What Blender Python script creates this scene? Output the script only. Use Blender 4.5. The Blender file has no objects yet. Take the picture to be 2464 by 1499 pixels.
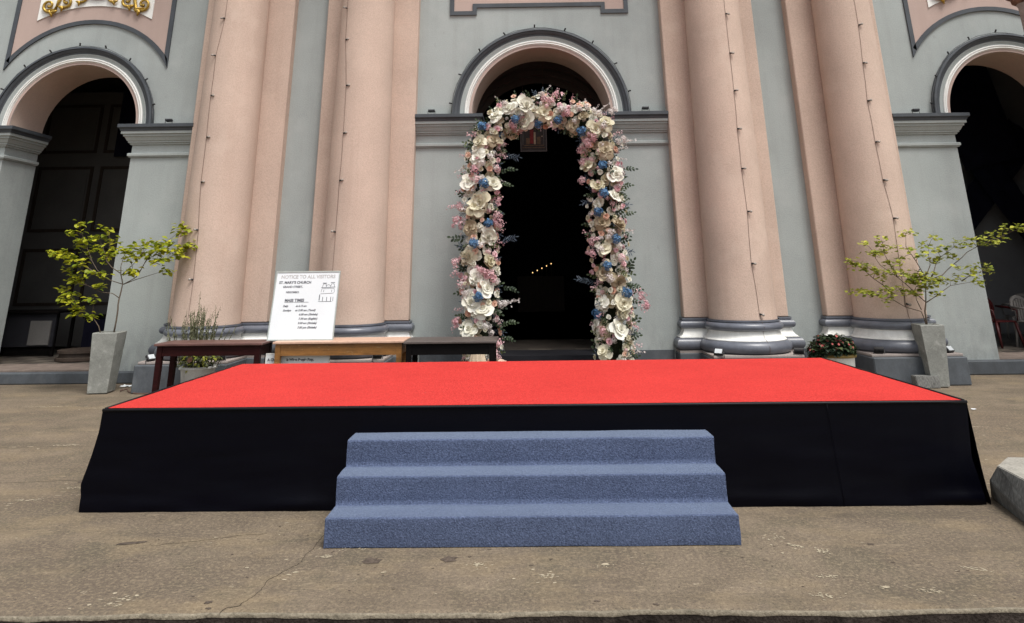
import bpy, math, random
from mathutils import Vector, Matrix, noise
random.seed(11)
scene = bpy.context.scene
C = scene.collection
PI = math.pi

# ------------------------------------------------------------ camera
cam_data = bpy.data.cameras.new('camera')
cam = bpy.data.objects.new('camera', cam_data); C.objects.link(cam)
cam_data.sensor_fit = 'HORIZONTAL'; cam_data.sensor_width = 36.0
cam_data.lens = 24.759
cam_data.shift_x = -13.0/2464; cam_data.shift_y = -634.5/2464
cam_data.clip_start = 0.05; cam_data.clip_end = 500
rot = Matrix(((0.99985554, 0.0144047, 0.00902282),
              (0.01294167, -0.30103461, -0.95352539),
              (-0.01101906, 0.95350441, -0.30117755)))
cam.matrix_world = Matrix.Translation((0, 0, 1.6)) @ rot.to_4x4()
scene.camera = cam

# ------------------------------------------------------------ light: overcast day
SUN_EL, SUN_AZ = math.radians(63), math.radians(34)   # azimuth: from behind the camera, a little to its right
world = bpy.data.worlds.new('World'); scene.world = world; world.use_nodes = True
wn = world.node_tree; wn.nodes.clear()
wo = wn.nodes.new('ShaderNodeOutputWorld'); bg = wn.nodes.new('ShaderNodeBackground')
sky = wn.nodes.new('ShaderNodeTexSky'); sky.sky_type = 'NISHITA'; sky.sun_disc = False
sky.sun_elevation = SUN_EL; sky.sun_rotation = PI - SUN_AZ
sky.air_density = 1.0; sky.dust_density = 3.0; sky.ozone_density = 1.0
hs = wn.nodes.new('ShaderNodeHueSaturation'); hs.inputs['Saturation'].default_value = 0.22   # cloud cover: nearly colourless
wn.links.new(sky.outputs[0], hs.inputs['Color']); wn.links.new(hs.outputs[0], bg.inputs['Color'])
bg.inputs['Strength'].default_value = 0.088
wn.links.new(bg.outputs[0], wo.inputs[0])
sun_data = bpy.data.lights.new('sun', 'SUN'); sun_data.energy = 1.5
sun_data.angle = math.radians(24); sun_data.color = (1.0, 0.965, 0.91)
sun = bpy.data.objects.new('sun', sun_data); C.objects.link(sun)
sdir = Vector((math.sin(SUN_AZ)*math.cos(SUN_EL), -math.cos(SUN_AZ)*math.cos(SUN_EL), math.sin(SUN_EL)))
sun.rotation_euler = sdir.to_track_quat('Z', 'Y').to_euler(); sun.location = (0, 0, 30)

scene.view_settings.view_transform = 'Standard'; scene.view_settings.look = 'None'
scene.view_settings.exposure = 1.12; scene.view_settings.gamma = 1.0
scene.view_settings.use_curve_mapping = False

# ------------------------------------------------------------ materials
def node(nt, t, **kw):
    n = nt.nodes.new(t)
    for k, v in kw.items(): setattr(n, k, v)
    return n
def mat(name, base, var=0.12, scale=6.0, fine=0.06, fscale=120.0, bump=0.25, bdist=0.004, rough=0.85,
        spec=0.3, stretch=(1, 1, 1), tint=None, sheen=0.0, metal=0.0, extra=None):
    m = bpy.data.materials.new(name); m.use_nodes = True
    nt = m.node_tree; b = nt.nodes['Principled BSDF']; L = nt.links
    tc = node(nt, 'ShaderNodeTexCoord'); mp = node(nt, 'ShaderNodeMapping')
    mp.inputs['Scale'].default_value = stretch; L.new(tc.outputs['Object'], mp.inputs[0])
    n1 = node(nt, 'ShaderNodeTexNoise'); n1.inputs['Scale'].default_value = scale; n1.inputs['Detail'].default_value = 6
    n1.inputs['Roughness'].default_value = 0.6
    L.new(mp.outputs[0], n1.inputs['Vector'])
    n2 = node(nt, 'ShaderNodeTexNoise'); n2.inputs['Scale'].default_value = fscale; n2.inputs['Detail'].default_value = 3
    L.new(mp.outputs[0], n2.inputs['Vector'])
    mr = node(nt, 'ShaderNodeMapRange'); mr.inputs[1].default_value = 0.3; mr.inputs[2].default_value = 0.7
    L.new(n1.outputs[0], mr.inputs[0])
    mx = node(nt, 'ShaderNodeMix', data_type='RGBA')
    c = Vector(base)
    t = Vector(tint) if tint else c*(1+var)
    mx.inputs[6].default_value = (*(c*(1-var)), 1); mx.inputs[7].default_value = (*t, 1)
    L.new(mr.outputs[0], mx.inputs[0])
    mf = node(nt, 'ShaderNodeMapRange'); mf.inputs[1].default_value = 0.25; mf.inputs[2].default_value = 0.75
    mf.inputs[3].default_value = 1-fine*2; mf.inputs[4].default_value = 1+fine*2
    L.new(n2.outputs[0], mf.inputs[0])
    mm = node(nt, 'ShaderNodeVectorMath', operation='SCALE')
    L.new(mx.outputs[2], mm.inputs[0]); L.new(mf.outputs[0], mm.inputs['Scale'])
    out = mm.outputs[0]
    if extra: out = extra(nt, mp, out)
    L.new(out, b.inputs['Base Color'])
    b.inputs['Roughness'].default_value = rough; b.inputs['Specular IOR Level'].default_value = spec
    b.inputs['Metallic'].default_value = metal
    if sheen:
        b.inputs['Sheen Weight'].default_value = sheen; b.inputs['Sheen Roughness'].default_value = .3; b.inputs['Sheen Tint'].default_value = (.72, .84, 1.0, 1)
    if bump:
        bp = node(nt, 'ShaderNodeBump'); bp.inputs['Strength'].default_value = bump; bp.inputs['Distance'].default_value = bdist
        L.new(n2.outputs[0], bp.inputs['Height']); L.new(bp.outputs[0], b.inputs['Normal'])
    return m

def mixcol(nt, fac, a, col):
    mx = node(nt, 'ShaderNodeMix', data_type='RGBA'); nt.links.new(fac, mx.inputs[0]); nt.links.new(a, mx.inputs[6])
    if isinstance(col, tuple): mx.inputs[7].default_value = (*col, 1)
    else: nt.links.new(col, mx.inputs[7])
    return mx.outputs[2]
def thresh(nt, vec, scale, lo, hi, detail=4, rough=0.6, stretch=None, dist=0.0, amount=1.0):
    if stretch:
        mp = node(nt, 'ShaderNodeMapping'); mp.inputs['Scale'].default_value = stretch
        mp.inputs['Location'].default_value = (scale*1.7, scale*.31, 0)
        nt.links.new(vec, mp.inputs[0]); vec = mp.outputs[0]
    n = node(nt, 'ShaderNodeTexNoise'); n.inputs['Scale'].default_value = scale; n.inputs['Detail'].default_value = detail
    n.inputs['Roughness'].default_value = rough; n.inputs['Distortion'].default_value = dist
    nt.links.new(vec, n.inputs['Vector'])
    r = node(nt, 'ShaderNodeMapRange'); r.inputs[1].default_value = lo; r.inputs[2].default_value = hi
    r.inputs[4].default_value = amount
    nt.links.new(n.outputs[0], r.inputs[0]); return r.outputs[0]

def stucco_extra(dirt, light):
    def f(nt, mp, out):
        v = mp.outputs[0]
        # splash grime on the lowest half metre
        sp = node(nt, 'ShaderNodeSeparateXYZ'); nt.links.new(v, sp.inputs[0])
        zr = node(nt, 'ShaderNodeMapRange'); zr.inputs[1].default_value = .95; zr.inputs[2].default_value = .2; nt.links.new(sp.outputs[2], zr.inputs[0])
        ml = node(nt, 'ShaderNodeMath', operation='MULTIPLY'); nt.links.new(zr.outputs[0], ml.inputs[0]); nt.links.new(thresh(nt, v, 5, .35, .7, rough=.7, stretch=(1.5, 1.5, .7), amount=.75), ml.inputs[1])
        out = mixcol(nt, ml.outputs[0], out, tuple(c*.72 for c in dirt))
        out = mixcol(nt, thresh(nt, v, 1.3, 0.5, 0.8, stretch=(4, 4, 0.28), amount=0.35), out, dirt)     # rain streaks
        out = mixcol(nt, thresh(nt, v, 2.2, 0.55, 0.75, amount=0.45), out, light)                          # patchy paint
        out = mixcol(nt, thresh(nt, v, 17, 0.70, 0.73, detail=5, rough=.7, stretch=(1.4, 1.4, .6), amount=0.45), out, light)
        out = mixcol(nt, thresh(nt, v, 9, 0.70, 0.74, stretch=(1, 1, .5), amount=0.5), out, dirt)                           # spots
        return out
    return f
M = {}
M['grey'] = mat('grey_stucco', (.345, .374, .366), .08, 1.2, .05, 60, .45, .006, .92, .2, extra=stucco_extra((.26, .272, .26), (.42, .44, .43)))
M['pink'] = mat('pink_stucco', (.53, .405, .335), .09, 1.0, .06, 60, .5, .006, .92, .2, extra=stucco_extra((.42, .30, .24), (.62, .50, .42)))
M['pink_flat'] = mat('pink_panel_paint', (.45, .345, .305), .05, 1.4, .03, 80, .3, .005, .92, .2, extra=stucco_extra((.38, .29, .25), (.52, .41, .37)))
M['trim'] = mat('dark_grey_paint', (.052, .060, .070), .2, 3, .06, 80, .2, .003, .55, .5, extra=stucco_extra((.04, .045, .05), (.085, .092, .10)))
M['torus'] = mat('slate_gloss_paint', (.120, .130, .158), .2, 5, .06, 90, .2, .003, .36, .6, extra=stucco_extra((.09, .095, .11), (.19, .20, .23)))
M['plinth'] = mat('plinth_grey_paint', (.080, .090, .102), .2, 3, .05, 60, .3, .004, .7, .4, extra=stucco_extra((.07, .078, .085), (.17, .18, .19)))
M['white'] = mat('white_paint', (.80, .80, .77), .05, 3, .03, 80, .2, .003, .7, .3, extra=stucco_extra((.55, .54, .48), (.8, .8, .77)))
M['cream'] = mat('base_slab_paint', (.30, .26, .24), .1, 4, .04, 80, .2, .003, .8, .3)
M['gold'] = mat('gold_paint', (.42, .27, .05), .3, 20, .1, 90, .2, .003, .35, .5, metal=.55)
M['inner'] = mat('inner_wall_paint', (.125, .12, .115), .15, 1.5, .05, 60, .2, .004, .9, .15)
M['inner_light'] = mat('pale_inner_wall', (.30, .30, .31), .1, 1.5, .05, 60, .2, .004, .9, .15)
M['inner_dark'] = mat('unlit_interior_tone', (.022, .022, .026), .2, 1.5, .05, 60, .1, .004, .95, .05)  # near-black base puts the darkness of the unlit interior into the colour
M['inner_wood'] = mat('dark_door_wood', (.050, .036, .028), .25, 4, .1, 60, .2, .003, .7, .25, stretch=(6, 6, .6))
M['drape'] = mat('dark_blue_drape', (.010, .010, .022), .3, 4, .1, 80, .2, .004, .85, .1)
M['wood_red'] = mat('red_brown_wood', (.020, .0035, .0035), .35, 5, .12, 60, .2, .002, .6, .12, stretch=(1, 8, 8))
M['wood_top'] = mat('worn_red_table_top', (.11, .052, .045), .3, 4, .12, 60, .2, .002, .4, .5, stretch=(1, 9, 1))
def chip(nt, mp, out):
    v = mp.outputs[0]
    out = mixcol(nt, thresh(nt, v, 4, .52, .7, stretch=(1, 1, 3), amount=.7), out, (.11, .045, .012))
    out = mixcol(nt, thresh(nt, v, 14, .66, .68, amount=.8), out, (.42, .30, .16))
    return mixcol(nt, thresh(nt, v, 8, .73, .75, amount=.8), out, (.30, .38, .28))
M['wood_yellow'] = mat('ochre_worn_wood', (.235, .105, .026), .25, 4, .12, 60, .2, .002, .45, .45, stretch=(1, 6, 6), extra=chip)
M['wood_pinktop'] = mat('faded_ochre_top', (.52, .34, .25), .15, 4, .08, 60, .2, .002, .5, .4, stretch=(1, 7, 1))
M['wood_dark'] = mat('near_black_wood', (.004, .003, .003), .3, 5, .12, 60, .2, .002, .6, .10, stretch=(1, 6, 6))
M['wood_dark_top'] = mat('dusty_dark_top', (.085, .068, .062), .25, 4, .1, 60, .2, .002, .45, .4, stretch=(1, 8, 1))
M['board'] = mat('white_board', (.70, .73, .75), .03, 2, .01, 50, 0, .001, .3, .5)
M['alu'] = mat('aluminium_frame', (.42, .45, .42), .1, 8, .04, 60, .1, .001, .4, .5, metal=.4)
M['ink'] = mat('grey_ink', (.10, .105, .12), .1, 8, .04, 60, 0, .001, .6, .3)
M['ink_faded'] = mat('faded_ink', (.45, .44, .44), .15, 8, .04, 60, 0, .001, .6, .3)
M['black_plastic'] = mat('black_plastic', (.012, .012, .014), .2, 8, .04, 60, .1, .001, .4, .5)
M['lamp_glass'] = mat('floodlight_glass', (.55, .58, .60), .1, 8, .04, 60, 0, .001, .12, .6)
M['bulb'] = mat('bulb_glass', (.30, .27, .24), .1, 8, .04, 60, 0, .001, .2, .6)
M['wire'] = mat('brown_cable', (.12, .075, .06), .2, 8, .04, 60, 0, .001, .7, .3)
M['wire_grey'] = mat('grey_cable', (.12, .125, .13), .2, 8, .04, 60, 0, .001, .7, .3)
def conc_pot(nt, mp, out):
    v = mp.outputs[0]
    out = mixcol(nt, thresh(nt, v, 5, .5, .75, amount=.6), out, (.13, .135, .12))
    return mixcol(nt, thresh(nt, v, 12, .58, .7, amount=.45), out, (.42, .42, .39))
M['pot'] = mat('cast_concrete', (.24, .245, .225), .2, 3, .08, 60, .4, .004, .9, .2, extra=conc_pot)
M['pot_white'] = mat('white_pot_paint', (.74, .75, .72), .08, 6, .05, 60, .2, .003, .6, .3, extra=conc_pot and (lambda nt, mp, out: mixcol(nt, thresh(nt, mp.outputs[0], 4, .55, .7, stretch=(3, 3, .6), amount=.5), out, (.36, .37, .34))))
M['rim_yellow'] = mat('ochre_rim_paint', (.26, .185, .06), .15, 6, .05, 60, .2, .003, .6, .3)
M['soil'] = mat('dark_soil', (.035, .026, .018), .4, 20, .2, 80, .8, .01, .95, .1)
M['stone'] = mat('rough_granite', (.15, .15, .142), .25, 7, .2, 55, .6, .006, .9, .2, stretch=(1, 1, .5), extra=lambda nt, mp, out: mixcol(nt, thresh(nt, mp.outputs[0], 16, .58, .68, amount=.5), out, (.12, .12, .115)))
M['stone_toplit'] = mat('toplit_stone', (.30, .285, .25), .15, 7, .1, 60, .6, .008, .9, .2)  # paler copy of the granite: light from above put into the colour
M['pole'] = mat('mauve_grey_stone', (.30, .25, .235), .2, 6, .1, 60, .5, .006, .9, .2)
M['terracotta'] = mat('brown_terracotta', (.20, .11, .08), .4, 12, .15, 60, .7, .008, .9, .2)
def ground_extra(nt, mp, out):
    v = mp.outputs[0]
    out = mixcol(nt, thresh(nt, v, .55, .44, .58, rough=.7, amount=.7), out, (.105, .083, .064))                       # damp brown areas
    out = mixcol(nt, thresh(nt, v, 1.7, .48, .68, dist=.6, rough=.7, amount=.6), out, (.085, .076, .054))                # grey-green dirt
    out = mixcol(nt, thresh(nt, v, 1.1, .50, .68, stretch=(1, 1.6, 1), rough=.7, amount=.65), out, (.225, .172, .108))      # sandy patches
    out = mixcol(nt, thresh(nt, v, 40, .48, .66, detail=5, rough=.8, amount=.6), out, (.33, .265, .175))                   # coarse grain
    out = mixcol(nt, thresh(nt, v, 70, .56, .66, detail=3, stretch=(1, 1, 1), amount=.6), out, (.050, .040, .032)) # pits
    out = mixcol(nt, thresh(nt, v, 3.6, .62, .72, stretch=(.55, 1.6, 1), rough=.8, amount=.6), out, (.33, .265, .18))  # worn light scrapes
    out = mixcol(nt, thresh(nt, v, 12, .70, .74, detail=3, amount=.6), out, (.34, .29, .21))                   # chips
    out = mixcol(nt, thresh(nt, v, .9, .50, .64, detail=6, rough=.75, stretch=(.35, 2.2, 1), amount=.4), out, (.085, .070, .052))                # drying water marks
    out = mixcol(nt, thresh(nt, v, 1.3, .60, .74, detail=5, rough=.7, amount=.55), out, (.055, .046, .036))                 # oily spots
    return out
M['ground'] = mat('old_concrete', (.156, .124, .092), .20, 3.0, .14, 120, .6, .004, .93, .18, extra=ground_extra)
M['edge'] = mat('dark_edge_concrete', (.035, .028, .024), .5, 9, .2, 60, .9, .01, .95, .1)  # very dark brown for the upright face below the lip
M['edge_lip'] = mat('worn_lip_concrete', (.19, .165, .125), .25, 9, .15, 60, .9, .01, .95, .1)
M['chip'] = mat('pale_cement_chip', (.36, .31, .225), .12, 30, .1, 90, .3, .003, .9, .2)
M['crack'] = mat('crack_dirt', (.050, .040, .030), .3, 30, .2, 60, .3, .003, .95, .1)
M['oil'] = mat('oil_spot', (.085, .066, .052), .3, 20, .15, 60, .4, .003, .85, .2)
def fibre(dark, lightc):
    def f(nt, mp, out):
        v = mp.outputs[0]
        out = mixcol(nt, thresh(nt, v, 70, .50, .66, detail=4, rough=.7, amount=.55), out, dark)
        out = mixcol(nt, thresh(nt, v, 90, .52, .68, detail=4, rough=.7, amount=.5), out, lightc)
        return mixcol(nt, thresh(nt, v, 2.0, .5, .75, amount=.18), out, dark)
    return f
M['carpet_red'] = mat('red_carpet', (.50, .041, .036), .06, 1.5, .14, 100, .55, .006, .95, .05, sheen=.0, extra=fibre((.38, .024, .022), (.62, .078, .064)))
M['carpet_blue'] = mat('blue_grey_carpet', (.074, .096, .160), .08, 3, .20, 110, .6, .008, .97, .05, sheen=1.0, extra=fibre((.034, .042, .080), (.165, .20, .33)))
M['cloth'] = mat('black_polyester', (.0006, .0007, .0028), .2, 3, .04, 200, .25, .003, .36, .10, stretch=(.15, .15, 3))
M['cloth_edge'] = mat('black_hem', (.003, .003, .005), .2, 6, .05, 100, .1, .002, .5, .25)
M['tile_dark'] = mat('dark_floor_tile', (.07, .06, .052), .3, 3, .06, 60, .1, .002, .35, .4)
M['tile_light'] = mat('light_floor_tile', (.14, .12, .10), .2, 3, .06, 60, .1, .002, .35, .4)
M['step_stone'] = mat('pinkish_threshold', (.17, .135, .115), .25, 5, .1, 60, .4, .005, .85, .2)
M['plastic_white'] = mat('white_chair_plastic', (.30, .28, .26), .06, 5, .02, 60, 0, .001, .4, .4)
M['plastic_red'] = mat('red_chair_plastic', (.07, .010, .010), .1, 5, .02, 60, 0, .001, .4, .4)
def leafmat(name, base, tint, trans=.25, var=.3, rough=.5):
    m = bpy.data.materials.new(name); m.use_nodes = True; nt = m.node_tree; b = nt.nodes['Principled BSDF']
    oi = node(nt, 'ShaderNodeObjectInfo'); geo = node(nt, 'ShaderNodeNewGeometry')
    tc = node(nt, 'ShaderNodeTexCoord'); n1 = node(nt, 'ShaderNodeTexNoise'); n1.inputs['Scale'].default_value = 9
    nt.links.new(tc.outputs['Object'], n1.inputs['Vector'])
    ad = node(nt, 'ShaderNodeMath', operation='ADD'); nt.links.new(oi.outputs['Random'], ad.inputs[0]); nt.links.new(geo.outputs['Random Per Island'], ad.inputs[1])
    a2 = node(nt, 'ShaderNodeMath', operation='ADD'); nt.links.new(ad.outputs[0], a2.inputs[0]); nt.links.new(n1.outputs[0], a2.inputs[1])
    r = node(nt, 'ShaderNodeMapRange'); r.inputs[1].default_value = .7; r.inputs[2].default_value = 2.1; nt.links.new(a2.outputs[0], r.inputs[0])
    mx = node(nt, 'ShaderNodeMix', data_type='RGBA'); mx.inputs[6].default_value = (*base, 1); mx.inputs[7].default_value = (*tint, 1)
    nt.links.new(r.outputs[0], mx.inputs[0]); nt.links.new(mx.outputs[2], b.inputs['Base Color'])
    b.inputs['Roughness'].default_value = rough; b.inputs['Specular IOR Level'].default_value = .3
    if trans:
        tr = node(nt, 'ShaderNodeBsdfTranslucent'); ms = node(nt, 'ShaderNodeMixShader'); ms.inputs[0].default_value = trans
        nt.links.new(mx.outputs[2], tr.inputs[0]); nt.links.new(b.outputs[0], ms.inputs[1]); nt.links.new(tr.outputs[0], ms.inputs[2])
        nt.links.new(ms.outputs[0], nt.nodes['Material Output'].inputs[0])
    return m
M['leaf_lime'] = leafmat('lime_leaf', (.15, .21, .014), (.64, .60, .04), .35)
M['leaf_olive'] = leafmat('olive_leaf', (.07, .13, .018), (.58, .57, .09), .3)
M['leaf_dark'] = leafmat('dark_leaf', (.012, .024, .012), (.050, .075, .032), .15)
M['leaf_blue'] = leafmat('blue_grey_leaf', (.03, .045, .06), (.10, .13, .18), .15)
M['leaf_sage'] = leafmat('sage_leaf', (.035, .055, .02), (.15, .17, .07), .2)
M['leaf_brown'] = leafmat('brown_dry_stem_leaf', (.055, .060, .028), (.17, .17, .09), .2)
M['twig'] = mat('brown_twig', (.11, .085, .062), .25, 12, .1, 60, .3, .003, .85, .2)
M['fl_cream'] = leafmat('cream_petal', (.42, .36, .22), (.80, .76, .60), .2, rough=.6)
M['fl_ivory'] = leafmat('ivory_petal', (.54, .51, .39), (.87, .86, .78), .2, rough=.6)
M['fl_beige'] = leafmat('beige_petal', (.30, .23, .14), (.55, .47, .34), .25, rough=.6)
M['fl_peach'] = leafmat('peach_petal', (.58, .30, .20), (.80, .58, .46), .3, rough=.6)
M['fl_pink'] = leafmat('pink_petal', (.60, .30, .34), (.86, .62, .64), .3, rough=.6)
M['fl_white'] = leafmat('white_blossom', (.60, .52, .50), (.82, .78, .75), .3, rough=.6)
M['fl_blue'] = leafmat('blue_petal', (.028, .085, .19), (.11, .23, .40), .2, rough=.6)
M['fl_red'] = leafmat('coral_petal', (.34, .04, .05), (.58, .16, .14), .2, rough=.6)
M['core'] = mat('dark_floral_foam', (.020, .024, .014), .4, 20, .2, 60, .8, .01, .95, .1)
M['linen'] = mat('beige_linen', (.52, .42, .31), .15, 12, .08, 80, .3, .003, .9, .1, stretch=(4, 4, .5))

# ------------------------------------------------------------ mesh helpers
def attach(o, parent, local=False):
    # parts are modelled in world coordinates unless local=True
    if not parent: return
    o.parent = parent
    if parent.type == 'EMPTY' and not local: o.matrix_parent_inverse = Matrix.Translation(-parent.location)
class MB:
    def __init__(s): s.v = []; s.f = []; s.sm = []
    def add(s, vs, fs, smooth=False):
        n = len(s.v); s.v += [tuple(v) for v in vs]; s.f += [tuple(i+n for i in f) for f in fs]; s.sm += [smooth]*len(fs)
        return s
    def box(s, x0, x1, y0, y1, z0, z1, jit=0):
        vs = [(x, y, z) for z in (z0, z1) for x, y in ((x0, y0), (x1, y0), (x1, y1), (x0, y1))]
        if jit: vs = [tuple(c+random.uniform(-jit, jit) for c in v) for v in vs]
        return s.add(vs, [(3, 2, 1, 0), (4, 5, 6, 7), (0, 1, 5, 4), (1, 2, 6, 5), (2, 3, 7, 6), (3, 0, 4, 7)])
    def bbox(s, x0, x1, y0, y1, z0, z1, b=.006):
        # box with bevelled edges (convex hull of shrunken faces)
        vs = []; 
        for sx in (0, 1):
            for sy in (0, 1):
                for sz in (0, 1):
                    X, Y, Z = (x0, x1)[sx], (y0, y1)[sy], (z0, z1)[sz]
                    dx, dy, dz = (b, -b)[sx], (b, -b)[sy], (b, -b)[sz]
                    vs += [(X, Y+dy, Z+dz), (X+dx, Y, Z+dz), (X+dx, Y+dy, Z)]
        idx = lambda sx, sy, sz, k: (sx*4+sy*2+sz)*3+k
        fs = []
        fs.append([idx(0,0,0,0), idx(0,0,1,0), idx(0,1,1,0), idx(0,1,0,0)]); fs.append([idx(1,0,0,0), idx(1,1,0,0), idx(1,1,1,0), idx(1,0,1,0)])
        fs.append([idx(0,0,0,1), idx(1,0,0,1), idx(1,0,1,1), idx(0,0,1,1)]); fs.append([idx(0,1,0,1), idx(0,1,1,1), idx(1,1,1,1), idx(1,1,0,1)])
        fs.append([idx(0,0,0,2), idx(0,1,0,2), idx(1,1,0,2), idx(1,0,0,2)]); fs.append([idx(0,0,1,2), idx(1,0,1,2), idx(1,1,1,2), idx(0,1,1,2)])
        for a in (0, 1):
            for c in (0, 1):
                fs.append([idx(a,c,0,0), idx(a,c,1,0), idx(a,c,1,1), idx(a,c,0,1)])
                fs.append([idx(a,0,c,0), idx(a,1,c,0), idx(a,1,c,2), idx(a,0,c,2)])
                fs.append([idx(0,a,c,1), idx(1,a,c,1), idx(1,a,c,2), idx(0,a,c,2)])
        for a in range(8): fs.append([a*3, a*3+1, a*3+2])
        return s.add(vs, fs)
    def tube(s, pts, r, n=6, smooth=True, cap=True):
        pts = [Vector(p) for p in pts]; rs = r if isinstance(r, (list, tuple)) else [r]*len(pts)
        vs = []; up = Vector((.31, .17, .93)).normalized()
        for i, p in enumerate(pts):
            t = (pts[min(i+1, len(pts)-1)]-pts[max(i-1, 0)]).normalized()
            a = t.cross(up); 
            if a.length < .05: a = t.cross(Vector((1, 0, 0)))
            a.normalize(); b = t.cross(a)
            vs += [p+(a*math.cos(2*PI*k/n)+b*math.sin(2*PI*k/n))*rs[i] for k in range(n)]
        fs = [(i*n+k, i*n+(k+1)%n, (i+1)*n+(k+1)%n, (i+1)*n+k) for i in range(len(pts)-1) for k in range(n)]
        if cap: fs += [tuple(range(n))[::-1], tuple((len(pts)-1)*n+k for k in range(n))]
        return s.add(vs, fs, smooth)
    def lathe(s, prof, n=48, c=(0, 0, 0), smooth=True, a0=0, a1=2*PI):
        full = abs(a1-a0-2*PI) < 1e-6; m = n if full else n+1
        vs = [(c[0]+r*math.cos(a0+(a1-a0)*k/n), c[1]+r*math.sin(a0+(a1-a0)*k/n), c[2]+z) for r, z in prof for k in range(m)]
        fs = []
        for i in range(len(prof)-1):
            for k in range(n):
                k2 = (k+1) % m
                fs.append((i*m+k, i*m+k2, (i+1)*m+k2, (i+1)*m+k))
        return s.add(vs, fs, smooth)
    def prism(s, poly, y0, y1):     # polygon in XZ, extruded along Y
        n = len(poly)
        vs = [(x, y0, z) for x, z in poly]+[(x, y1, z) for x, z in poly]
        return s.add(vs, [tuple(range(n)), tuple(range(2*n-1, n-1, -1))]+[(i+n, (i+1) % n+n, (i+1) % n, i) for i in range(n)])
    def sweep(s, path, prof, side=1, smooth=False):   # profile (offset, z) along a 2-D path with mitred corners
        P_ = [Vector(p) for p in path]; nrm = []
        for i in range(len(P_)):
            ns = []
            for a, b in ((i-1, i), (i, i+1)):
                if a < 0 or b >= len(P_): continue
                d = (P_[b]-P_[a]).normalized(); ns.append(Vector((d.y, -d.x))*side)
            if len(ns) == 2:
                m = (ns[0]+ns[1]); m = m/(1+ns[0].dot(ns[1])) ; nrm.append(m)
            else: nrm.append(ns[0])
        k = len(prof)
        vs = [(P_[i].x+nrm[i].x*o, P_[i].y+nrm[i].y*o, z) for i in range(len(P_)) for o, z in prof]
        fs = [(i*k+j, (i+1)*k+j, (i+1)*k+j+1, i*k+j+1) for i in range(len(P_)-1) for j in range(k-1)]
        return s.add(vs, fs, smooth)
    def build(s, name, m, parent=None, bevel=0, auto=False, local=False):
        me = bpy.data.meshes.new(name); me.from_pydata(s.v, [], s.f); me.update()
        me.polygons.foreach_set('use_smooth', s.sm)
        for mm in (m if isinstance(m, list) else [m]): me.materials.append(mm)
        if auto:
            try: me.set_sharp_from_angle(angle=math.radians(35))
            except Exception: pass
        o = bpy.data.objects.new(name, me); C.objects.link(o)
        attach(o, parent, local)
        if bevel:
            b = o.modifiers.new('b', 'BEVEL'); b.width = bevel; b.segments = 2; b.limit_method = 'ANGLE'
        return o
def empty(name, loc, label, cat, group=None, rz=0):
    o = bpy.data.objects.new(name, None); C.objects.link(o); o.location = loc; o.rotation_euler = (0, 0, rz)
    o['label'] = label; o['category'] = cat
    if group: o['group'] = group
    return o
def tag(o, label=None, cat=None, group=None, kind=None):
    for k, v in (('label', label), ('category', cat), ('group', group), ('kind', kind)):
        if v: o[k] = v
    return o
def inst(mesh, name, parent, loc, rot=(0, 0, 0), sc=1.0, local=False):
    o = bpy.data.objects.new(name, mesh); C.objects.link(o); attach(o, parent, local)
    o.location = loc
    if isinstance(rot, Matrix): o.rotation_euler = rot.to_euler()
    else: o.rotation_euler = rot
    o.scale = (sc, sc, sc) if not isinstance(sc, tuple) else sc
    return o
def facing(d, spin=0.0):
    return Vector(d).normalized().to_track_quat('Z', 'Y').to_matrix() @ Matrix.Rotation(spin, 3, 'Z')
LEFT_CLUSTERS=[(-6.78,2.34),(-6.91,2.21),(-6.8,2.1),(-6.63,2.12),(-6.43,2.27),(-6.52,2.16),(-6.31,2.1),(-7.06,1.95),(-6.95,1.93),(-6.85,1.87),(-7.03,1.89),(-6.7,2.02),(-6.59,1.93),(-6.45,2.01),(-6.28,1.9),(-6.31,1.84),(-6.88,1.68),(-6.75,1.8),(-6.65,1.76),(-6.5,1.65),(-6.32,1.61),(-6.76,1.59),(-6.65,1.51),(-6.78,1.51),(-6.9,1.4),(-6.78,1.34),(-6.83,1.28),(-6.69,1.22),(-6.59,1.14),(-6.58,1.07),(-6.39,1.25),(-6.35,1.44),(-6.39,1.03),(-6.22,1.97),(-6.11,1.96),(-6.01,1.92),(-5.93,1.98),(-5.83,1.92),(-5.76,2.05),(-5.69,2.05),(-5.95,1.81),(-5.86,1.83),(-5.9,1.67),(-5.96,1.62),(-5.6,1.9),(-5.52,1.92),(-5.64,1.83),(-5.43,1.94),(-5.34,1.91),(-5.39,1.81),(-5.3,1.96),(-5.21,1.93),(-5.15,2.0),(-5.09,2.03),(-5.24,1.85),(-5.46,1.79),(-5.4,2.06),(-5.31,2.19),(-5.25,2.24),(-5.29,2.3),(-5.33,1.66),(-5.49,2.04)]
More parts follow.
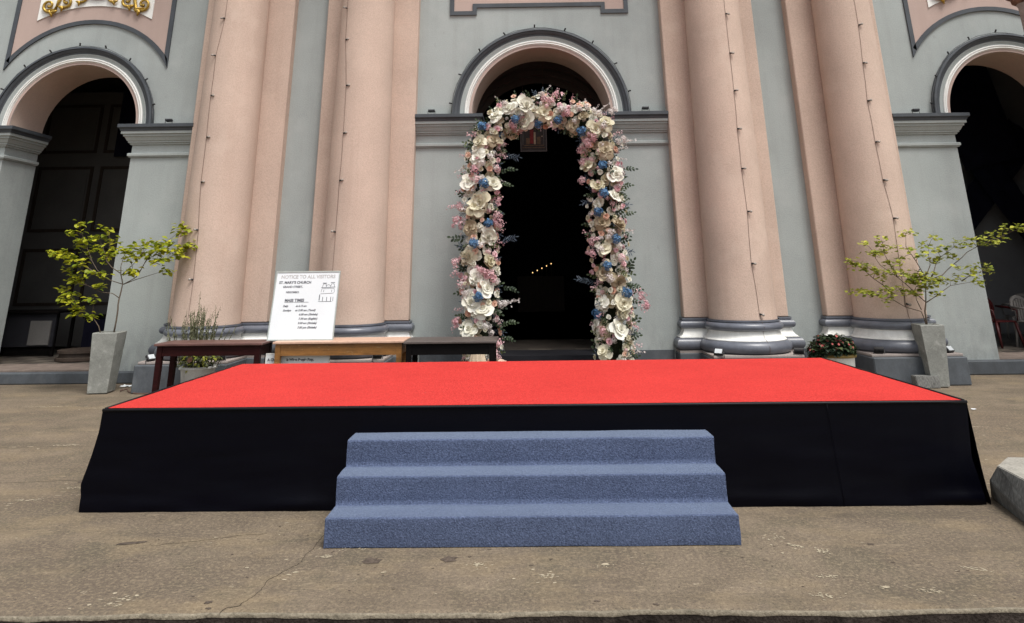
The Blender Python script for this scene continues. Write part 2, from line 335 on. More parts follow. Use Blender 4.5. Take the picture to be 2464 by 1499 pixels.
RIGHT_CLUSTERS=[(4.62,1.68),(4.7,1.63),(4.76,1.62),(4.82,1.59),(4.91,1.61),(4.99,1.57),(5.07,1.52),(5.16,1.5),(5.14,1.42),(4.91,1.9),(5.03,1.8),(5.09,1.78),(5.19,1.97),(5.2,1.9),(5.21,1.8),(5.35,1.84),(5.25,1.65),(5.35,1.6),(5.48,1.69),(5.34,1.52),(5.46,1.5),(5.5,1.44),(5.59,1.46),(5.64,1.39),(5.56,2.05),(5.65,2.07),(5.57,1.84),(5.68,1.75),(5.78,1.81),(5.91,1.9),(6.02,1.99),(6.03,1.81),(6.12,1.83),(6.24,1.91),(6.26,1.85),(6.23,1.74),(6.07,1.7),(5.98,1.66),(5.74,1.43),(5.85,1.47),(5.6,1.31),(5.7,1.27),(5.82,1.31),(5.94,1.35),(6.01,1.39),(6.12,1.39),(6.22,1.43),(6.33,1.45),(6.4,1.36),(4.64,1.25),(4.81,1.25),(4.9,1.24),(4.98,1.21),(5.04,1.19),(5.14,1.27),(5.2,1.23),(5.29,1.27),(5.38,1.25),(5.46,1.23),(5.14,1.13),(5.54,1.21),(5.84,1.2),(6.47,1.95),(6.55,1.89),(6.61,1.97),(6.73,2.02),(6.73,1.89),(6.84,1.93),(6.97,1.98),(7.06,2.1),(7.2,2.13),(7.24,2.1),(6.38,1.57),(6.26,1.55),(6.62,1.59),(6.65,1.53)]
LEFT_BRANCHES=[[(-6.03,0.82),(-6.02,1.11),(-6.03,1.25),(-6.03,1.47),(-6.04,1.6),(-6.04,1.84),(-6.04,1.94)],[(-6.03,1.46),(-5.86,1.56),(-5.72,1.75),(-5.51,2.0),(-5.29,2.24)],[(-6.03,1.46),(-5.86,1.53),(-5.65,1.58),(-5.3,1.66)],[(-5.86,1.56),(-5.68,1.81),(-5.47,1.89),(-5.13,2.0)],[(-6.03,1.6),(-5.91,1.73),(-5.8,1.88)],[(-6.04,1.28),(-6.14,1.34),(-6.3,1.36),(-6.51,1.46),(-6.66,1.55)],[(-6.04,1.47),(-6.26,1.56),(-6.48,1.8),(-6.69,1.95)],[(-6.04,1.62),(-6.26,1.8),(-6.43,2.01),(-6.54,2.14)],[(-6.32,1.61),(-6.56,1.72),(-6.85,1.84),(-7.04,1.91)],[(-6.48,1.8),(-6.7,2.06),(-6.77,2.32)],[(-6.26,1.8),(-6.34,2.05),(-6.41,2.25)],[(-6.2,0.81),(-6.34,0.97),(-6.54,1.11),(-6.75,1.3),(-6.9,1.4)],[(-6.34,0.97),(-6.39,1.03),(-6.38,1.24)],[(-6.51,1.46),(-6.78,1.49)]]
RIGHT_BRANCHES=[[(5.64,0.83),(5.65,0.98),(5.69,1.14),(5.71,1.27),(5.73,1.45)],[(5.64,0.84),(5.59,0.98),(5.38,1.04),(5.19,1.17),(4.94,1.21),(4.64,1.25)],[(5.68,1.1),(5.51,1.27),(5.34,1.44),(5.18,1.61),(5.03,1.8)],[(5.24,1.19),(5.13,1.34),(4.94,1.52),(4.64,1.68)],[(5.73,1.45),(5.62,1.66),(5.53,1.86),(5.58,2.05)],[(5.74,1.45),(5.85,1.6),(5.86,1.75),(5.91,1.87)],[(5.69,1.1),(5.89,1.2),(6.08,1.32),(6.4,1.38)],[(5.77,1.39),(6.03,1.47),(6.23,1.62),(6.42,1.78),(6.76,1.93),(6.99,2.0),(7.24,2.11)],[(5.84,1.43),(5.96,1.6),(6.08,1.72),(6.23,1.85)],[(6.23,1.38),(6.35,1.47),(6.63,1.55)],[(5.6,1.0),(5.55,1.14),(5.55,1.27)],[(5.38,1.04),(5.39,1.19),(5.32,1.31)],[(5.34,1.44),(5.31,1.65),(5.2,1.9)]]
FLOWER_ROSE=[(-0.46,3.96),(0.02,4.14),(0.93,3.94),(1.11,3.74),(1.28,3.82),(-0.72,3.54),(-0.5,3.56),(-0.74,3.31),(1.27,3.38),(0.97,3.15),(-0.89,2.92),(-0.52,2.9),(1.13,2.84),(1.37,2.68),(0.3,4.01),(0.78,3.78),(1.41,3.01),(-0.19,3.68),(0.01,3.88),(-0.7,2.63),(-0.79,2.53),(-0.85,2.22),(-0.58,2.1),(-0.88,1.8),(-0.57,1.74),(-0.77,1.49),(-0.62,1.36),(-0.66,1.05),(-0.86,0.77),(-0.83,1.16),(1.16,2.28),(1.4,2.26),(1.19,1.9),(1.15,1.54),(1.36,1.41),(1.11,1.14),(1.42,1.12),(1.41,0.98),(1.02,0.81),(1.34,0.77),(1.1,0.45),(0.48,3.88),(-0.24,4.08)]
FLOWER_BLUE=[(-0.68,3.8),(-0.15,3.91),(0.21,3.83),(0.53,3.89),(0.9,3.7),(-0.65,2.9),(1.21,3.16),(1.21,2.73),(-0.58,2.29),(-0.8,2.0),(-0.73,1.23),(1.11,2.44),(1.36,2.04),(1.21,1.65),(1.48,1.26),(1.03,0.98)]
FLOWER_PINK=[(0.42,4.2),(0.5,4.29),(0.68,4.01),(0.98,3.56),(1.09,3.6),(0.9,3.4),(-0.19,3.8),(-0.8,3.11),(-0.76,2.96),(-0.45,3.13),(0.88,2.92),(0.9,3.21),(-1.03,2.55),(-1.07,2.35),(-0.47,2.42),(-0.46,2.28),(1.0,2.01),(1.0,1.83),(-1.08,1.73),(-0.64,1.58),(-0.51,1.47),(-1.05,0.88),(-0.46,0.58),(-0.49,0.45),(1.1,0.74),(1.43,1.77),(1.68,1.2),(1.76,1.08),(-0.09,3.74),(0.32,4.22),(1.0,3.5),(-0.55,1.55)]
FLOWER_WHITE=[(0.28,4.31),(-0.98,1.39),(-0.7,1.98),(-0.62,0.82),(-0.4,1.12),(0.88,4.06),(0.99,4.09),(1.18,3.99),(1.56,3.56),(1.46,3.53),(1.46,2.98),(1.38,4.0),(1.27,3.8),(-0.92,1.28),(1.29,2.13),(1.4,1.94),(1.25,1.47),(1.12,1.89),(-0.55,3.32),(0.58,4.07),(-0.32,4.16),(-0.68,3.23)]
ARCH_PATH=[(-0.68,0.36),(-0.7,0.6),(-0.71,1.01),(-0.72,1.61),(-0.74,2.23),(-0.72,2.8),(-0.7,3.2),(-0.62,3.57),(-0.46,3.84),(-0.15,4.04),(0.26,4.1),(0.6,4.07),(0.93,3.92),(1.16,3.68),(1.23,3.31),(1.23,2.84),(1.26,2.33),(1.26,1.77),(1.3,1.28),(1.32,0.93),(1.3,0.58),(1.29,0.34)]
CRACK_A=[(-1.32,5.23),(-1.33,5.05),(-1.33,4.9),(-1.33,4.82),(-1.35,4.74),(-1.38,4.66),(-1.42,4.57),(-1.44,4.5),(-1.43,4.44),(-1.45,4.34),(-1.47,4.28),(-1.48,4.22),(-1.53,4.19),(-1.54,4.13)]
# ============================================================ GROUND
GROUND_EDGE_Y = 4.13
def edge_y(x): return GROUND_EDGE_Y + .012*math.sin(x*3.1) + .010*noise.noise(Vector((x*4.3, 0, 0))) + .014*noise.noise(Vector((x*17, 3, 0)))
def terrace():
    mb = MB(); xs = [-60, -30, -14]+[-8+i*.08 for i in range(201)]+[14, 30, 60]
    ys = None
    rows = []
    def zz(x, y):
        if abs(x) > 8 or y > 12: return 0.0
        return 0.0
    lev = [0, .03, .1, .3, .7, 1.3, 2.0, 3, 4.5, 6, 7.6, 30, 80]
    vs = []
    for x in xs:
        e = edge_y(x)
        vs.append((x, e+.002, -.020-.012*abs(noise.noise(Vector((x*11, 5, 0)))))); vs.append((x, e, -.008))
        for l in lev: vs.append((x, e+.012+l, zz(x, e+l) - (.003 if l == 0 else 0)))
    k = len(lev)+2
    fs = [(i*k+j, (i+1)*k+j, (i+1)*k+j+1, i*k+j+1) for i in range(len(xs)-1) for j in range(k-1)]
    mb.add(vs, fs, True)
    o = mb.build('terrace', [M['ground'], M['edge_lip']])
    for i, p in enumerate(o.data.polygons):
        if i % (k-1) < 2: p.material_index = 1
    tag(o, 'worn brown concrete forecourt in front of the church', kind='structure')
    mb = MB(); vs = []
    for x in xs: vs += [(x, edge_y(x)+.02+.01*noise.noise(Vector((x*20, 0, 9))), -.30), (x, edge_y(x)+.014+.008*noise.noise(Vector((x*26, 0, 4))), -.15), (x, edge_y(x)+.003, -.012)]
    fs = [(i*3+j, (i+1)*3+j, (i+1)*3+j+1, i*3+j+1) for i in range(len(xs)-1) for j in range(2)]
    mb.add(vs, fs, True); e = mb.build('terrace_edge', M['edge'], o)
    # cracks in the concrete
    def crack(pts, w0, name='crack'):
        mb = MB(); L = []
        for a, b in zip(pts, pts[1:]):
            for t in (0, .12, .25, .37, .5, .62, .75, .87): L.append(Vector(a).lerp(Vector(b), t))
        L.append(Vector(pts[-1])); vs = []
        for i, p in enumerate(L):
            d = (L[min(i+1, len(L)-1)]-L[max(i-1, 0)]).normalized(); n_ = Vector((-d.y, d.x))
            j = .014*noise.noise(Vector((p.x*14, p.y*14, 1)))+.008*noise.noise(Vector((p.x*45, p.y*45, 2)))
            w = w0*(.35+.9*abs(noise.noise(Vector((p.x*9, p.y*9, 7)))))
            q = p+n_*j
            vs += [(q.x-n_.x*w, q.y-n_.y*w, .0012), (q.x+n_.x*w, q.y+n_.y*w, .0012)]
        mb.add(vs, [(2*i, 2*i+1, 2*i+3, 2*i+2) for i in range(len(L)-1)])
        mb.build(name, M['crack'], o)
    crack(CRACK_A, .004)
    crack([(-2.35, 5.05), (-2.1, 5.12), (-1.85, 5.22), (-1.7, 5.24)], .003)
    crack([(-9, 7.62), (-7, 7.66), (-5, 7.70), (-3.3, 7.72)], .004)
    crack([(-4.3, 6.45), (-3.7, 6.52), (-3.25, 6.56)], .004)
    # pale cement chips, scrapes and dark spots lying in the surface
    rnd = random.Random(5)
    def blot(mb, x, y, rx, ry, z, ang):
        if rx > .03 and mb is chips:      # a worn place is many small flakes, not one sheet
            for q in range(int(10+rx*160)):
                u, w_ = rnd.gauss(0, rx*.5), rnd.gauss(0, ry*.75)
                blot(mb, x+u*math.cos(ang)-w_*math.sin(ang), y+u*math.sin(ang)+w_*math.cos(ang), rnd.uniform(.004, .016), rnd.uniform(.003, .007), z+.00004*q, ang+rnd.uniform(-.4, .4))
            return
        n = 11; vs = [(x, y, z)]
        for k in range(n):
            r = rnd.uniform(.55, 1.1); a = 2*PI*k/n
            px, py = rx*r*math.cos(a), ry*r*math.sin(a)
            vs.append((x+px*math.cos(ang)-py*math.sin(ang), y+px*math.sin(ang)+py*math.cos(ang), z-.0003))
        mb.add(vs, [(0, 1+k, 1+(k+1) % n) for k in range(n)])
    mb = chips = MB()
    for x, y, rx, ry, a in ((-2.13, 4.28, .085, .045, .5), (-1.32, 4.63, .02, .012, .2), (-1.35, 4.53, .022, .009, 0), (-.82, 4.62, .02, .009, .3), (-1.62, 4.70, .014, .010, .4),
                            (-1.1, 4.99, .075, .020, .7), (-.99, 5.03, .09, .012, .8), (-1.2, 4.85, .04, .016, .1), (.42, 4.71, .035, .022, 0), (.1, 4.55, .07, .03, .4), (-.3, 4.72, .05, .02, .5),
                            (1.52, 5.1, .035, .045, 2.0), (1.6, 4.95, .07, .025, 2.1), (1.72, 4.88, .05, .02, 1.9), (1.5, 4.28, .05, .016, 2.8), (2.05, 4.33, .07, .014, 2.7), (1.85, 4.38, .04, .012, 2.8), (1.6, 4.52, .05, .01, 0), (2.45, 4.60, .07, .014, 2.6),
                            (-3.35, 6.15, .16, .02, .25), (-3.75, 6.0, .13, .03, .15), (-4.0, 5.9, .15, .012, .1), (-3.6, 6.3, .10, .015, .2), (-6.1, 9.9, .35, .02, .0), (-5.45, 9.75, .12, .03, 0), (4.6, 8.2, .18, .012, 0), (4.3, 7.9, .12, .01, .1), (4.7, 9.2, .15, .015, 0), (-3.6, 7.8, .18, .02, .1), (-4.6, 7.75, .22, .02, 0)):
        blot(mb, x, y, rx*rnd.uniform(.8, 1.1), ry, .0022, a)
        for _ in range(5): blot(mb, x+rnd.gauss(0, rx*1.1), y+rnd.gauss(0, ry*1.8), rx*.16, ry*.3, .002, a)
    for _ in range(260):
        x = rnd.uniform(-4.8, 5); y = rnd.uniform(4.2, 9.5)
        if abs(x) < 3.3 and y > 5.6: continue
        r = rnd.uniform(.002, .008)*(1 if y < 6 else 1.6); blot(mb, x, y, r*rnd.uniform(1, 2.6), r*.7, .0018, rnd.uniform(-.6, .6))
    tag(mb.build('cement_chips', M['chip'], o), kind='stuff')
    mb = MB()
    for x, y, rx, ry in ((-.93, 4.78, .07, .05), (-1.65, 4.26, .025, .02), (-1.62, 4.19, .02, .01), (-.48, 4.80, .06, .045), (-3.6, 6.48, .10, .05), (.33, 4.24, .02, .01), (.62, 4.20, .02, .012), (2.05, 4.98, .02, .02), (-2.5, 5.1, .12, .03)):
        blot(mb, x, y, rx, ry, .0026, rnd.uniform(-.4, .4))
    for _ in range(60):
        x = rnd.uniform(-2.6, 3); y = rnd.uniform(4.2, 5.4)
        blot(mb, x, y, rnd.uniform(.006, .018), rnd.uniform(.003, .008), .0024, rnd.uniform(-.9, .9))
    tag(mb.build('oil_spots', M['oil'], o), kind='stuff')
    mb = MB(); mb.add([(-90, -60, -.31), (90, -60, -.31), (90, 4.3, -.31), (-90, 4.3, -.31)], [(0, 1, 2, 3)])
    tag(mb.build('ground', M['ground']), 'lower concrete ground in front of the forecourt edge', kind='structure')
    mb = MB(); mb.add([(-250, -250, -.40), (250, -250, -.40), (250, 250, -.40), (-250, 250, -.40)], [(0, 1, 2, 3)])
    tag(mb.build('terrain', M['ground']), 'flat brown earth round the churchyard', kind='structure')
terrace()

# ============================================================ CHURCH
XC, W, TH, TOP = .285, 11.95, .85, 9.2
church = empty('church', (XC, W, 0), 'pink and grey church front with round arches and paired pink columns behind the red stage', 'church')
BAY = [dict(x=XC, r=1.20, zs=4.17, R=1.53), dict(x=-7.84, r=1.10, zs=4.07, R=1.41), dict(x=8.40, r=1.10, zs=4.07, R=1.41)]
def wall():
    # front skin with three arched openings, reveals, and the back of the wall
    mb = MB(); NS = 32
    edges = [-14.0, BAY[1]['x']-1.75, BAY[1]['x']+1.75, XC-2.6, XC+2.6, BAY[2]['x']-1.75, BAY[2]['x']+1.75, 14.0]
    for y, flip in ((W, False), (W+TH, True)):
        def quad(x0, x1, z0, z1):
            f = (0, 1, 2, 3) if not flip else (3, 2, 1, 0)
            mb.add([(x0, y, z0), (x1, y, z0), (x1, y, z1), (x0, y, z1)], [f])
        for i, b in ((0, None), (1, 1), (2, None), (3, 0), (4, None), (5, 2), (6, None)):
            x0, x1 = edges[i], edges[i+1]
            if b is None: quad(x0, x1, 0, TOP); continue
            B = BAY[b]; quad(x0, B['x']-B['r'], 0, B['zs']); quad(B['x']+B['r'], x1, 0, B['zs'])
            for k in range(NS):
                a, a2 = PI-PI*k/NS, PI-PI*(k+1)/NS
                p = (B['x']+B['r']*math.cos(a), B['zs']+B['r']*math.sin(a)); q = (B['x']+B['r']*math.cos(a2), B['zs']+B['r']*math.sin(a2))
                f = (0, 1, 2, 3) if not flip else (3, 2, 1, 0)
                mb.add([(p[0], y, p[1]), (q[0], y, q[1]), (q[0], y, TOP), (p[0], y, TOP)], [f])
            quad(x0, B['x']-B['r'], B['zs'], TOP); quad(B['x']+B['r'], x1, B['zs'], TOP)
    for B in BAY:
        for s in (-1, 1):
            x = B['x']+s*B['r']
            f = (0, 1, 2, 3) if s < 0 else (3, 2, 1, 0)
            mb.add([(x, W, 0), (x, W+TH, 0), (x, W+TH, B['zs']), (x, W, B['zs'])], [f])
    mb.add([(-14, W, TOP), (14, W, TOP), (14, W+TH, TOP), (-14, W+TH, TOP)], [(0, 1, 2, 3)])
    mb.build('wall', M['grey'], church)
    for B in BAY:
        mb = MB(); vs = []
        for k in range(NS+1):
            a = PI-PI*k/NS; x, z = B['x']+B['r']*math.cos(a), B['zs']+B['r']*math.sin(a)
            vs += [(x, W, z), (x, W+TH, z)]
        mb.add(vs, [(2*k, 2*k+1, 2*k+3, 2*k+2) for k in range(NS)], True)
        mb.build('arch_soffit', M['pink'], church)
wall()
def ring(mb, B, prof, NS=72):
    # sweep a profile (radius, forward) round the half circle
    vs = []; k = len(prof)
    for i in range(NS+1):
        a = PI-PI*i/NS
        for r, d in prof: vs.append((B['x']+r*math.cos(a), W-d, B['zs']+r*math.sin(a)))
    mb.add(vs, [(i*k+j, i*k+j+1, (i+1)*k+j+1, (i+1)*k+j) for i in range(NS) for j in range(k-1)], False)
for B in BAY:
    r, R = B['r'], B['R']; s = (R-r)/.33
    mb = MB(); ring(mb, B, [(R, 0), (R, .11), (R-.035*s, .115), (R-.037*s, .092), (R-.065*s, .088), (R-.085*s, .075), (R-.10*s, .055), (R-.125*s, .05), (R-.125*s, 0)])
    am = mb.build('arch_moulding', M['trim'], church, auto=True)
    mb = MB(); ring(mb, B, [(R-.1252*s, .046), (R-.15*s, .044), (R-.175*s, .034), (R-.20*s, .030), (R-.2*s, 0)]); mb.build('grey_band', M['grey'], am)
    mb = MB(); ring(mb, B, [(r+.128*s, 0), (r+.128*s, .040), (r+.115*s, .050), (r+.100*s, .048), (r+.098*s, .030), (r+.088*s, .030), (r+.086*s, .044), (r+.07*s, .046), (r+.062*s, .032), (r+.058*s, .020), (r+.052*s, .020), (r+.052*s, 0)]); mb.build('white_band', M['white'], am)
    mb = MB(); ring(mb, B, [(r+.0515*s, .018), (r+.002, .018), (r+.002, -.02)]); mb.build('pink_band', M['pink_flat'], am)

# imposts at the springing of the arches, returned into the jambs
def impost(path, zt, side):
    P_ = [(.0, 0), (.028, 0), (.028, .010), (.045, .022), (.045, .06), (.03, .07), (.0, .075), (.0, .205),(.03,.215),(.03,.235),(.055,.245),(.055,.268),(.07,.275),(.10,.335),(.12,.345),(.12,.375),(.15,.385),(.15,.43),(.0,.43)]
    z0 = zt-.545
    mb = MB(); mb.sweep(path, [(o+.001, z0+z) for o, z in P_], side); i = mb.build('impost', M['grey'], church)
    mb = MB(); mb.sweep(path, [(0, zt-.1145), (.16, zt-.1145), (.17, zt-.08), (.20, zt-.055), (.20, zt), (0, zt+.002)], side); mb.build('impost_cap', M['trim'], i)
imp = [([(-5.64, W), (BAY[1]['x']+BAY[1]['r'], W), (BAY[1]['x']+BAY[1]['r'], W+TH)], 4.055, -1),
       ([(-14, W), (BAY[1]['x']-BAY[1]['r'], W), (BAY[1]['x']-BAY[1]['r'], W+TH)], 4.055, 1),
       ([(-1.865, W), (XC-1.2, W), (XC-1.2, W+TH)], 4.155, 1),
       ([(2.435, W), (XC+1.2, W), (XC+1.2, W+TH)], 4.155, -1),
       ([(6.21, W), (BAY[2]['x']-1.1, W), (BAY[2]['x']-1.1, W+TH)], 4.055, 1),
       ([(14, W), (BAY[2]['x']+1.1, W), (BAY[2]['x']+1.1, W+TH)], 4.055, -1)]
for p, z, s in imp: impost(p, z, s)

# pilasters, plinths, columns
YP = 11.76
pil = [(-5.66, -4.09, -4.95), (-3.49, -1.865, -2.715), (2.435, 4.06, 3.285), (4.66, 6.21, 5.52)]
PB, SB = .37, .865       # plinth top, shaft bottom
def tor(r0, z0, z1, bulge, n=9):
    return [(r0+bulge*math.sin(PI*k/n), z0+(z1-z0)*(.5-.5*math.cos(PI*k/n))) for k in range(n+1)]
up_prof = [(.035, SB), (.035, .838), (.020, .830)]+[(o, z) for o, z in reversed(tor(.02, .712, .826, .062))]
sc_prof = [(.015, .712), (.022, .69), (.035, .655), (.06, .62), (.092, .596), (.105, .592), (.105, .582), (.0, .582)]
lo_prof = [(o, z) for o, z in reversed(tor(.09, .408, .58, .085))]
sl_prof = [(.09, .408), (.135, .406), (.135, PB+.001)]
for x0, x1, xc in pil:
    mb = MB(); mb.bbox(x0, x1, YP, W+.05, SB, TOP, .012); p = mb.build('pilaster', M['pink'], church)
    path = [(x0, W), (x0, YP), (x1, YP), (x1, W)]
    for nm, pr, m in (('upper_torus', up_prof, 'torus'), ('scotia', sc_prof, 'white'), ('lower_torus', lo_prof, 'torus'), ('base_slab', sl_prof, 'cream')):
        mb = MB(); mb.sweep(path, [(o*.9, z) for o, z in pr], 1, True); mb.build(nm, M[m], p, auto=True)
    mb = MB(); mb.bbox(x0-.135, x1+.135, YP-.145, W+.02, 0, PB, .012); mb.build('pilaster_plinth', M['plinth'], church)
    # column
    n = 24; prof = [(.505, SB-.002), (.503, SB+.03)]+[(.5-.0062*(z-SB)-.0009*(z-SB)**1.6, z) for z in [SB+.06+(8.3-SB)*k/n for k in range(n+1)]]
    mb = MB(); mb.lathe(prof, 72, (xc, 11.55, 0)); cshaft = mb.build('column', M['pink'], church)
    for nm, pr, m in (('upper_torus', up_prof, 'torus'), ('scotia', sc_prof, 'white'), ('lower_torus', lo_prof, 'torus')):
        mb = MB(); mb.lathe([(.5+o*.98, z) for o, z in pr], 72, (xc, 11.55, 0)); mb.build(nm, M[m], cshaft, auto=True)
    mb = MB(); mb.bbox(xc-.645, xc+.645, 11.55-.645, YP-.146, PB+.0015, .407, .006); mb.build('base_slab', M['cream'], cshaft)
    mb = MB(); mb.lathe([(.43, 8.3), (.47, 8.32), (.47, 8.38), (.44, 8.4), (.5, 8.7), (.60, 8.9), (.60, 9.0)], 48, (xc, 11.55, 0)); mb.build('capital', M['white'], cshaft)
    mb = MB(); mb.bbox(xc-.66, xc+.66, 10.87-.03, YP-.147, 0, PB, .015); mb.build('plinth', M['plinth'], church)
mb = MB(); mb.sweep([(-14, W), (-5.85, W), (-5.85, 10.85), (-1.7, 10.85), (-1.7, W), (2.3, W), (2.3, 10.85), (6.4, 10.85), (6.4, W), (14, W)], [(0, 9.0), (.1, 9.0), (.1, 9.3), (.25, 9.4), (.25, 9.7), (.5, 9.9), (.5, 10.1), (-.5, 10.2), (-2, 10.2)], 1)
mb.build('cornice', M['white'], church)

# dark painted skirting of the wall, kerbs of the side doors, thresholds
mb = MB(); mb.box(-1.70, XC-1.22, W-.02, W+.01, 0, .39); mb.build('wall_skirting', M['plinth'], church)
mb = MB(); mb.box(XC+1.22, 2.28, W-.02, W+.01, 0, .39); mb.build('wall_skirting', M['plinth'], church)
for x0, x1 in ((-3.94, -3.64), (4.205, 4.515)): MB().box(x0, x1, W-.02, W+.01, 0, .39).build('wall_skirting', M['plinth'], church)
mb = MB(); mb.bbox(-14, -5.80, 11.82, W+.02, 0, .165, .015); mb.build('kerb', M['plinth'], church)
mb = MB(); mb.bbox(6.35, 14, 11.82, W+.02, 0, .20, .015); mb.build('kerb', M['plinth'], church)
for (x0, x1, z) in ((-8.95, -6.73, .185), (7.29, 9.51, .205), (XC-1.21, XC+1.21, .32)):
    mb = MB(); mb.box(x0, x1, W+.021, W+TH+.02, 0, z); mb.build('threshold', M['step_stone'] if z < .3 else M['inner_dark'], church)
mb = MB(); mb.bbox(XC-1.6, XC+1.6, 11.35, W-.021, 0, .16, .01); mb.build('door_step', M['wood_dark'], church)

# interior: porch rooms and nave, tiled floors
def room(x0, x1, y0, y1, z0, z1, m, name='interior_wall', back=True):
    mb = MB(); vs = [(x, y, z) for z in (z0, z1) for x, y in ((x0, y0), (x1, y0), (x1, y1), (x0, y1))]
    mb.add(vs, [(1, 2, 6, 5), (3, 0, 4, 7), (4, 5, 6, 7)]+([(2, 3, 7, 6)] if back else [])); return mb.build(name, M[m], church)
YB = W+TH+.003
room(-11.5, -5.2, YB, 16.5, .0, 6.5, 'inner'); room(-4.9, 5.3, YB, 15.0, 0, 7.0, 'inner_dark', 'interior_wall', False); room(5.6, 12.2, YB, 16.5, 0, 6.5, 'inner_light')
def tiles(x0, x1, y0, y1, z, s, vis):
    fl = MB().box(x0, x1, y0, y1, z-.1, z-.008).build('floor', M['tile_dark'], church)
    meshes = []
    for m in ('tile_dark', 'tile_light'):
        mb = MB(); mb.box(.004, s-.004, .004, s-.004, -.007, 0); me = bpy.data.meshes.new('floor_tile'); me.from_pydata(mb.v, [], mb.f); me.materials.append(M[m]); meshes.append(me)
    i = 0; y = y0
    while y+s <= y1+.01 and y+s <= vis[3]:
        x = vis[0]; j = 0
        while x+s <= vis[2]:
            inst(meshes[(i+j) % 2], 'floor_tile', fl, (x, y, z)); x += s; j += 1
        y += s; i += 1
tiles(-11.5, -5.2, W+TH+.021, 16.4, .175, .32, (-10.6, 0, -6.8, 15.2))
tiles(5.6, 12.2, W+TH+.021, 16.4, .195, .32, (7.4, 0, 11.3, 15.2))
tiles(-4.9, 5.3, W+TH+.021, 15.0, .30, .4, (-1.2, 0, 1.8, 13.6))
# inner doorway arch seen through the main door, and the nave behind it
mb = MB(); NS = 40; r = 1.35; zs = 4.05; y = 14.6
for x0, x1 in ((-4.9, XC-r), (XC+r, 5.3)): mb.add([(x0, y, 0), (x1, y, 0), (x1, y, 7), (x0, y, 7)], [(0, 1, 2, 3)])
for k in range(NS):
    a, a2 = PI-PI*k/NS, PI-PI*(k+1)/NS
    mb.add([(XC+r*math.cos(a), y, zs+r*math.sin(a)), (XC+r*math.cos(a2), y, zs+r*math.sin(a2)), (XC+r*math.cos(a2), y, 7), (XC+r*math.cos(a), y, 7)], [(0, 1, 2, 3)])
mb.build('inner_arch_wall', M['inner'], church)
mb = MB()
for rr, d in ((1.35, .06), (1.52, .10), (1.72, .05)):
    vs = []
    for i in range(NS+1):
        a = PI-PI*i/NS
        for q, e in ((rr, 0), (rr, d), (rr+.11, d*.7), (rr+.13, 0)): vs.append((XC+q*math.cos(a), y-e, zs+q*math.sin(a)))
    mb.add(vs, [(i*4+j, i*4+j+1, (i+1)*4+j+1, (i+1)*4+j) for i in range(NS) for j in range(3)])
mb.build('inner_arch_moulding', M['inner'], church)
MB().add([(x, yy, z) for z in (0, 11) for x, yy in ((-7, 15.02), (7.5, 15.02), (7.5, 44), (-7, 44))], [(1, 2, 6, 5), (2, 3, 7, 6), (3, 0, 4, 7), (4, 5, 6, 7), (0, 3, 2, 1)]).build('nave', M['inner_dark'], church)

# panelled door leaves folded back inside the left doorway
def panelled_leaf(p0, p1, z0, z1, rows):
    d = Vector((p1[0]-p0[0], p1[1]-p0[1], 0)); L = d.length; d.normalize(); n_ = Vector((d.y, -d.x, 0))
    def T(mb, a0, a1, b0, b1, t0, t1):
        vs = []
        for b in (b0, b1):
            for a, t in ((a0, t0), (a1, t0), (a1, t1), (a0, t1)):
                q = Vector((p0[0], p0[1], 0))+d*a+n_*t; vs.append((q.x, q.y, b))
        mb.add(vs, [(3, 2, 1, 0), (4, 5, 6, 7), (0, 1, 5, 4), (1, 2, 6, 5), (2, 3, 7, 6), (3, 0, 4, 7)])
    mb = MB(); T(mb, 0, L, z0, z1, 0, -.04); door = mb.build('door', M['inner'], church)
    for b0, b1 in rows:
        for a0, a1 in ((.10, L/2-.08), (L/2+.08, L-.10)):
            mb = MB()
            T(mb, a0, a1, b0, b0+.06, .03, 0); T(mb, a0, a1, b1-.06, b1, .03, 0); T(mb, a0, a0+.06, b0+.06, b1-.06, .03, 0); T(mb, a1-.06, a1, b0+.06, b1-.06, .03, 0)
            f = mb.build('panel_frame', M['inner_wood'], door)
            mb = MB(); T(mb, a0+.12, a1-.12, b0+.12, b1-.12, .012, 0); mb.build('panel', M['inner'], door)
panelled_leaf((-10.9, 15.6), (-8.1, 15.6), .2, 5.6, ((1.0, 2.15), (2.5, 3.9), (4.2, 5.3)))
panelled_leaf((-7.9, 15.4), (-6.4, 14.2), .2, 5.4, ((.5, 2.1), (2.5, 3.9)))

# recessed panels high on the wall
def offset_poly(poly, d):
    n = len(poly); out = []
    for i in range(n):
        a, b, c = Vector(poly[i-1]), Vector(poly[i]), Vector(poly[(i+1) % n])
        e1, e2 = (b-a).normalized(), (c-b).normalized(); n1, n2 = Vector((e1.y, -e1.x)), Vector((e2.y, -e2.x))
        m = (n1+n2)/(1+n1.dot(n2)+1e-9); out.append((b.x+m.x*d, b.y+m.y*d))
    return out
def panel(poly, name='wall_panel'):
    inner = offset_poly(poly, -.075)
    p = MB().prism(inner, W-.012, W).build(name, M['pink_flat'], church)
    mb = MB(); n = len(poly)
    vs = [(x, W-.03, z) for x, z in poly]+[(x, W-.03, z) for x, z in inner]+[(x, W, z) for x, z in poly]+[(x, W-.010, z) for x, z in inner]
    fs = []
    for i in range(n):
        j = (i+1) % n; fs += [(i, j, n+j, n+i), (2*n+i, 2*n+j, j, i), (n+i, n+j, 3*n+j, 3*n+i)]
    mb.add(vs, fs); mb.build('panel_trim', M['trim'], p); return p
def arc3(xa, xb, z, sag, n=24):
    c = (xb-xa)/2; R = (c*c+sag*sag)/(2*sag); xm = (xa+xb)/2; zc = z+sag-R; t = math.asin(c/R)
    return [(xm+R*math.sin(-t+2*t*k/n), zc+R*math.cos(-t+2*t*k/n)) for k in range(n+1)]
ZT = 8.4
